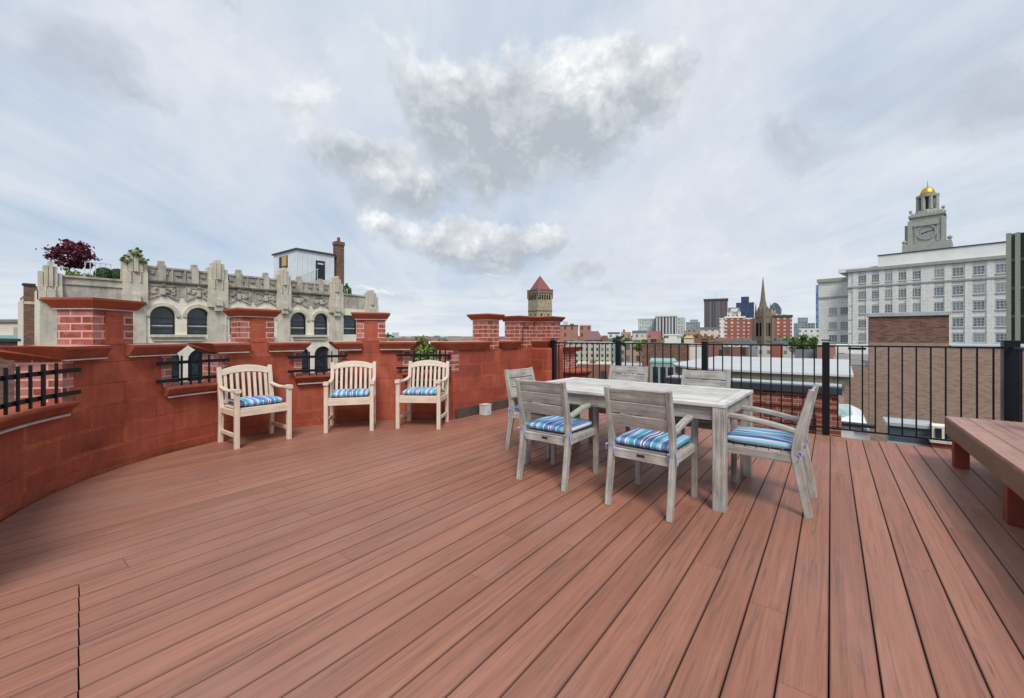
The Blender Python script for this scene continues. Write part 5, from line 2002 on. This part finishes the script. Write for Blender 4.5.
MB().lathe([(lr * 1.02, z(195.4)), (lr * 1.05, z(193)), (lr * .82, z(192.6)), (lr * .82, z(192))], (0, hw2), 16).build('lantern_cornice', 'granite', ct)
dr_ = 5.7 * U
MB().lathe([(dr_ * math.cos(t), z(191.9) + dr_ * 1.35 * math.sin(t)) for t in [k * PI / 2 / 9 for k in range(9)]] + [(0.12, z(191.9) + dr_ * 1.36)], (0, hw2), 20).build('dome', 'gold', ct, smooth=True)
MB().tube([(0, hw2, z(184.6)), (0, hw2, z(177.5))], [0.14, 0.05], 6).build('finial', 'granite', ct)
for s in (-1, 1):
    for q in (0.3, 2 * hw2 - .3):
        MB().lathe([(.3, z(211.7)), (.2, z(210.8)), (.42, z(209.4)), (.36, z(208.6)), (.08, z(207.6))], (s * (hw2 - .1), q), 10).build('urn', 'granite', ct)
    MB().lathe([(.4, z(243)), (.3, z(242)), (.62, z(240)), (.45, z(239)), (.1, z(238))], (s * (hw2 + 1.2), -.3), 10).build('urn', 'granite', ct)
# clock with moulded surround
zc = z(232)
ck = MB()
n = 24
rr = 6.1 * U
disc0 = [ck.v((rr * math.cos(2 * PI * k / n), -.10, zc + rr * math.sin(2 * PI * k / n))) for k in range(n)]
disc1 = [ck.v((rr * math.cos(2 * PI * k / n), .0, zc + rr * math.sin(2 * PI * k / n))) for k in range(n)]
ck.face(disc0)
for k in range(n):
    ck.face([disc0[k], disc1[k], disc1[(k + 1) % n], disc0[(k + 1) % n]])
ckf = ck.build('clock_face', 'clock grey', ct)
hd = MB()
hd.beam([(0.2, -.14, zc), (-1.1, -.14, zc - .35)], .05, .22, side=(0, 1, 0))
hd.beam([(-0.2, -.17, zc), (1.5, -.17, zc + .35)], .05, .16, side=(0, 1, 0))
hd.build('clock_hand', 'black frame', ckf)
for k in range(12):
    a = k * PI / 6
    MB().beam([(rr * .8 * math.cos(a), -.12, zc + rr * .8 * math.sin(a)), (rr * .95 * math.cos(a), -.12, zc + rr * .95 * math.sin(a))], .03, .1, side=(0, 1, 0)).build('hour_mark', 'black frame', ckf)
sr = MB()
sr.beam([(1.12 * rr * math.cos(2 * PI * k / n), -.12, zc + 1.12 * rr * math.sin(2 * PI * k / n)) for k in range(n + 1)], .3, .42, side=(0, 1, 0))
for s in (-1, 1):
    sr.box(s * rr * 1.28 - .2, s * rr * 1.28 + .2, -.22, -.01, z(241.5), z(225.5))
sr.box(-rr * 1.5, rr * 1.5, -.42, -.01, z(225.4), z(223.8))
sr.prism([(-rr * 1.3, -.3), (rr * 1.3, -.3), (rr * 1.3, -.01), (-rr * 1.3, -.01)], z(223.7), z(219.5), [(-.4, -.3), (.4, -.3), (.4, -.01), (-.4, -.01)])
sr.build('clock_surround', 'granite', ct)

# tall finned building at the right edge
fb = thing('finned_tower', 'dark green grey tower with vertical fins cut off by the right edge', 'building', (*at(1006, 52), GZ), RAD(-13.5))
zf = zat(234, 52) - GZ
MB().box(0.3, 14, 0.35, 12, 0, zf).build('wall', 'dark fin', fb)
for k in range(12):
    x = 0.0 + k * 0.72
    MB().box(x, x + 0.42, -0.25 if k % 3 else -0.45, 0.349, 0, zf + (0.75 if k > 1 else 0.0)).build('fin', 'green fin' if k % 4 != 2 else 'dark fin', fb)
for py in (262, 290, 318):
    MB().box(0.43, 8, 0.15, 0.348, zat(py, 52) - GZ, zat(py - 3, 52) - GZ).build('floor_band', 'green fin', fb)

# tan brick wall building behind the railing at right
BY = 26.0


def xat(px, Y):
    v = ray(px)
    return v.x * Y / v.y


tbk = thing('brick_building', 'tan brick windowless party wall with a raised block behind the right railing', 'building', (0, BY, GZ))
x0, x1, x2, x3 = xat(834, BY), xat(869, BY), xat(949, BY), xat(1003.5, BY)
MB().box(x0, x1, 0, 14, 0, -0.34 - GZ).build('low_wing', 'tan brick', tbk)
MB().box(x1 + .002, x2, -.02, 0.5, 0.9 - GZ, 2.12 - GZ).build('raised_block', 'brown brick', tbk)
MB().box(x1 + .002, x2, -.02, 0.5, 0, 0.898 - GZ).build('wall', 'tan brick', tbk)
MB().box(x1 - .05, x2 + .05, -.1, 0.6, 2.121 - GZ, 2.27 - GZ).build('coping', 'zinc edge', tbk)
MB().box(x2 + .002, x3, 0, 12, 0, 0.76 - GZ).build('side_wing', 'tan brick', tbk)
MB().box(x2 + .06, x3 + .05, -.06, 12.1, 0.761 - GZ, 0.80 - GZ).build('coping', 'zinc edge', tbk)
MB().box(x0, x1 - .01, 0, 14, -0.339 - GZ, -0.28 - GZ).build('low_roof', 'flat roof', tbk)
# further tan wall on the right
tb2 = thing('brick_building', 'low tan brick wall running off behind the corner railing post', 'building', (x3 + 0.3, BY + 1.5, GZ))
MB().box(0, 14, 0, 10, 0, 0.65 - GZ).build('wall', 'tan brick', tb2)
MB().box(-.02, 14.1, -.06, 10.1, 0.651 - GZ, 0.75 - GZ).build('coping', 'zinc edge', tb2)

# white flat roofed building with a bowed left end
wf = thing('white_roofed_building', 'flat white roofed building with a rounded left end and mossy eaves', 'building', (0, 0, GZ))
zr = 0.24 - GZ
xe = xat(845, 13)
poly = []
cx_, cy_, rr_ = -2.0, 16.1, 2.5
poly += [(cx_, cy_ - rr_), (xe, cy_ - rr_ - 0.0), (0.42, 22.0), (-4.2, 22.0)]
for k in range(1, 8):
    a = RAD(180 + 90 * k / 8)
    poly.append((cx_ + rr_ * 0.95 * math.cos(a), cy_ + rr_ * math.sin(a)))
poly = [poly[0], poly[1], poly[2], poly[3]] + poly[4:]
MB().prism(poly, 0, zr - 0.30).build('wall', 'tan brick', wf)


def grow(p, e):
    mx = sum(q[0] for q in p) / len(p)
    my = sum(q[1] for q in p) / len(p)
    return [(q[0] + (e if q[0] > mx else -e), q[1] + (e if q[1] > my else -e)) for q in p]


MB().prism(grow(poly, .12), zr - 0.299, zr - 0.055).build('eaves', 'mossy stone', wf)
MB().prism(grow(poly, .18), zr - 0.054, zr).build('roof', 'white membrane', wf)
sk = MB().prism([(-.4, -.25), (.4, -.25), (.4, .25), (-.4, .25)], 0, .10)
# near orange brick parapet with a lead coping
ob_ = thing('brick_parapet', 'orange red brick parapet with a dark lead coping just beyond the railing', 'wall', (0, 8.0, GZ))
xa_, xb_ = xat(669, 8.0), xat(837, 8.0)
MB().box(xa_, xb_, 0, 0.4, 0, 0.325 - GZ).build('wall', 'orange brick', ob_)
MB().box(xa_ - .06, xb_ + .06, -.07, .47, 0.326 - GZ, 0.43 - GZ).build('coping', 'lead coping', ob_)
MB().box(xa_ - .06, xb_ + .06, .08, .48, 0.431 - GZ, 0.445 - GZ).build('flashing', 'zinc edge', ob_)
MB().box(xa_ - .02, xb_ + .02, -.03, .43, 0.10 - GZ, 0.24 - GZ).build('brick_band', 'orange brick', ob_)
MB().box(xb_ - .25, xb_ + .05, -.12, -.031, -2.0 - GZ, 0.02 - GZ).build('buttress', 'orange brick', ob_)
sk.bm.free()

# glazed barrel rooflight, vent box and ledges just below the deck edge
ZG = -1.62
MB().box(-2.6, 1.9, 8.42, 13.5, ZG - 0.25, ZG).build('parking_deck', 'flat roof')['kind'] = 'structure'
cx0, hwc, cy0 = -0.29, 0.87, 9.25
car = thing('parked_car', 'white parked car with a glazed roof, half hidden behind the orange brick parapet', 'car', (cx0, cy0, ZG))


def loft(g, secs):
    """secs: list of (y, [(x, z)...]) cross-sections from one side to the other"""
    rows = [[g.v((x, y, z_)) for x, z_ in pr_] for y, pr_ in secs]
    for a, b in zip(rows[:-1], rows[1:]):
        for j in range(len(a) - 1):
            g.face([a[j], a[j + 1], b[j + 1], b[j]])
        g.face([a[-1], a[0], b[0], b[-1]])
    g.face(rows[0])
    g.face(list(reversed(rows[-1])))


def hull(hb, ht, zb_, zs, zt_):
    r = [(-hb, zb_), (-hb * 1.0, zs - .12), (-hb * .985, zs), (-ht - .04, zt_ - .05), (-ht + .06, zt_)]
    return r + [(-x, z_) for x, z_ in reversed(r)]


g = MB()
loft(g, [(0.0, hull(.84, .74, .34, .80, .98)), (0.10, hull(.87, .80, .26, .86, 1.02)), (1.0, hull(.87, .82, .24, .88, 1.0)), (2.9, hull(.87, .82, .24, .88, .98)), (3.3, hull(.86, .78, .24, .80, .92)), (4.05, hull(.80, .66, .28, .66, .76))])
body = g.build('body', 'car white', car)
g = MB()
loft(g, [(0.04, hull(.82, .74, .99, 1.20, 1.28)), (0.18, hull(.82, .74, .99, 1.24, 1.355)), (0.55, hull(.82, .73, .99, 1.26, 1.40)), (1.5, hull(.82, .72, .985, 1.26, 1.42)), (2.2, hull(.80, .68, .98, 1.22, 1.37)), (3.05, hull(.74, .60, .92, .98, 1.0))])
g.build('cabin', 'car white', car)
gr_ = MB()
loft(gr_, [(0.26, [(-.62, 1.35), (-.3, 1.375), (0, 1.38), (.3, 1.375), (.62, 1.35)]), (0.6, [(-.60, 1.41), (-.3, 1.424), (0, 1.428), (.3, 1.424), (.60, 1.41)]), (1.5, [(-.60, 1.435), (-.3, 1.446), (0, 1.45), (.3, 1.446), (.60, 1.435)])])
gr_.build('roof_glass', 'car glass', car)
for x in (-.28, .28):
    MB().beam([(x, .24, 1.378), (x, .6, 1.436), (x, 1.5, 1.457)], .03, .02, side=(1, 0, 0)).build('roof_bar', 'car white', car)
MB().box(-.86, .875, -.07, .06, 1.285, 1.345).bevel(.015, 1).build('spoiler', 'black frame', car)
MB().box(-.60, .60, -.012, .03, 1.02, 1.29).build('rear_window', 'car white', car)
MB().box(-.14, .14, -.03, -.001, .70, .80).build('number_plate', 'white frame', car)
for s_ in (-1, 1):
    MB().box(s_ * .74 - .09, s_ * .74 + .09, -.012, .08, .74, .96).bevel(.012, 1).build('tail_light', 'red post', car)
    for yw in (.72, 3.25):
        wh = MB().lathe([(.18, -.1), (.31, -.1), (.32, -.06), (.32, .06), (.31, .1), (.18, .1)], (0, 0), 20).build('wheel', 'black frame', car)
        wh.location = (s_ * .76, yw, .32)
        wh.rotation_euler = (0, PI / 2, 0)
        MB().lathe([(.17, -.105), (.17, .105)], (0, 0), 14).build('rim', 'pale metal box', wh)
vb = thing('vent_box', 'long dark blue grey metal vent box with a pale top edge below the deck', 'vent', (xat(911, 9.0), 9.0, -1.0))
wv = xat(934, 9.0) - xat(888, 9.0)
MB().box(-wv / 2, wv / 2, 0, 0.5, -13, 0.78).build('duct', 'blue grey metal', vb)
MB().box(-wv / 2 - .03, wv / 2 + .03, -.03, .53, 0.781, 0.83).build('lid', 'zinc edge', vb)
MB().box(-wv / 2 - .02, wv / 2 + .02, -.012, -.001, 0.50, 0.53).build('seam', 'zinc edge', vb)
rs = thing('brick_ledge', 'small red ledge with two dark window slots beside the vent box', 'wall', (xat(947, 8.8), 8.8, -1.0))
wv = 0.30
MB().box(-wv / 2, wv / 2 + .5, 0, .3, -13, 0.62).build('wall', 'red painted block', rs)
MB().box(-wv / 2 - .03, wv / 2 + .53, -.04, .33, 0.621, 0.66).build('coping', 'limestone', rs)
for k in range(2):
    MB().box(-.12 + k * .12, -.05 + k * .12, .02, .04, 0.6605, 0.83).build('window_slot', 'dark glass', rs)
MB().box(-wv / 2, wv / 2 + .5, .041, .3, 0.6605, 0.86).build('upper_wall', 'limestone wall', rs)

# neighbouring red bay left of the railing
rb = thing('brick_bay', 'lower red brick bay with orange stone ledges behind the first railing post', 'building', (xat(571, 9.6), 9.6, GZ))
MB().lathe([(0.42, 0), (0.42, 0.20 - GZ)], (0, 0), 20).build('wall', 'red wall brick', rb)
MB().lathe([(0.46, 0.201 - GZ), (0.56, 0.30 - GZ), (0.56, 0.34 - GZ)], (0, 0), 20).build('ledge', 'red coping', rb)
MB().box(-.95, -.1, -.2, .4, 0.345 - GZ, 0.80 - GZ).build('upper_wall', 'red wall brick', rb)
MB().prism([(-1.0, -.25), (0.0, -.25), (0.0, .45), (-1.0, .45)], 0.801 - GZ, 0.92 - GZ, [(-1.08, -.33), (0.08, -.33), (0.08, .53), (-1.08, .53)]).build('coping', 'red coping', rb)


# ------------------------------------------------------------------ trees among the houses
def ftree(label, px, ytop, d, wpx, leaf, seed, hfrac=0.45, n=1500, kind='tree'):
    x, y = at(px, d)
    zt = zat(ytop, d) - GZ
    rw = wpx / 2 / FPX * d
    rh = max(rw * .8, zt * hfrac / 2) if d < 60 else rw * 0.85
    tree(kind, label, (x, y, GZ), zt - 2 * rh, (0, 0, zt - rh), (rw, rw, rh), n, max(0.16, rw * 0.085), leaf, seed, 'green trees among the roofs')


ftree('bright green tree seen through the barred opening behind the right cream armchair', 422, 339.5, 42, 24, 'lime leaf', 31, .5, 6000)
ftree('fainter green tree right of the bright one in the barred opening', 436, 342.5, 70, 18, 'green leaf', 32, .5, 1400)
ftree('green tree left of the white stone building above the slate gable', 804, 334.5, 150, 24, 'green leaf', 33, .5, 2200)
ftree('smaller green tree touching the white stone building', 817, 338, 140, 16, 'green leaf', 34, .5, 1500)
city('brick_row', 'low red brick backs in front of the row houses beyond the railing', 577, 612, 364.5, 70, 'brick house', 6, cap=.15, capmat='limestone', steps=((590, 596, 361, 'brick house'),))
city('white_extension', 'white and mint rear extension left of the far left chair back', 613, 646, 366, 68, 'white house', 6, cap=.15, capmat='zinc edge')
ftree('bright green tree above the tan row house', 640, 340.5, 80, 13, 'lime leaf', 35, .5, 1300)
ftree('dark green tree behind the cream house', 616, 336, 200, 9, 'dark leaf', 36, .5, 900)
ftree('dark green tree behind the row fronts left of the bright one', 627, 338, 180, 9, 'dark leaf', 37, .5, 900)
ftree('green tree between the white house and the ochre roof', 682, 334, 170, 11, 'green leaf', 38, .5, 900)
ftree('green tree low under the brown tower', 699, 334, 200, 14, 'green leaf', 39, .5, 1000)
ftree('small dark tree in front of the white bay of the flats', 713, 335.5, 210, 12, 'dark leaf', 40, .5, 900)
# far-off roofs and greenery that read as one mass
rng = random.Random(5)
g = MB()
for k in range(520):
    px = rng.uniform(-60, 1080)
    d = 10 ** rng.uniform(2.25, 3.25)
    x, y = at(px, d)
    zt = rng.uniform(-4.5, -0.2) + (d / 1500) * 2 + GZ * 0
    s = rng.uniform(4, 9) * (1 + d / 700)
    if d < 260 and px > 790:
        continue
    a = rng.choice([0, YAW, 0.2])
    M = Matrix.Translation((x, y, 0)) @ Matrix.Rotation(a, 4, 'Z')
    n0_ = len(g.bm.verts)
    g.box(-s, s, -s * .6, s * .6, GZ, zt)
    g.bm.verts.ensure_lookup_table()
    for v in g.bm.verts[n0_:]:
        v.co = M @ v.co
o = g.build('distant_rooftops', 'townscape')
tag(o, 'distant mass of brick and pale rooftops along the horizon', 'rooftops', None, 'stuff')
f = MB()
for k in range(120):
    px = rng.uniform(-40, 1060)
    d = 10 ** rng.uniform(2.2, 3.1)
    x, y = at(px, d)
    r = rng.uniform(3, 6) * (1 + d / 900)
    leaves(f, (x, y, rng.uniform(-4, -1.5)), (r, r, r * .5), 90, r * 0.16, rng)
o = f.build('distant_treetops', 'green leaf', recalc=False)
tag(o, 'distant treetops scattered among the rooftops along the horizon', 'treetops', None, 'stuff')
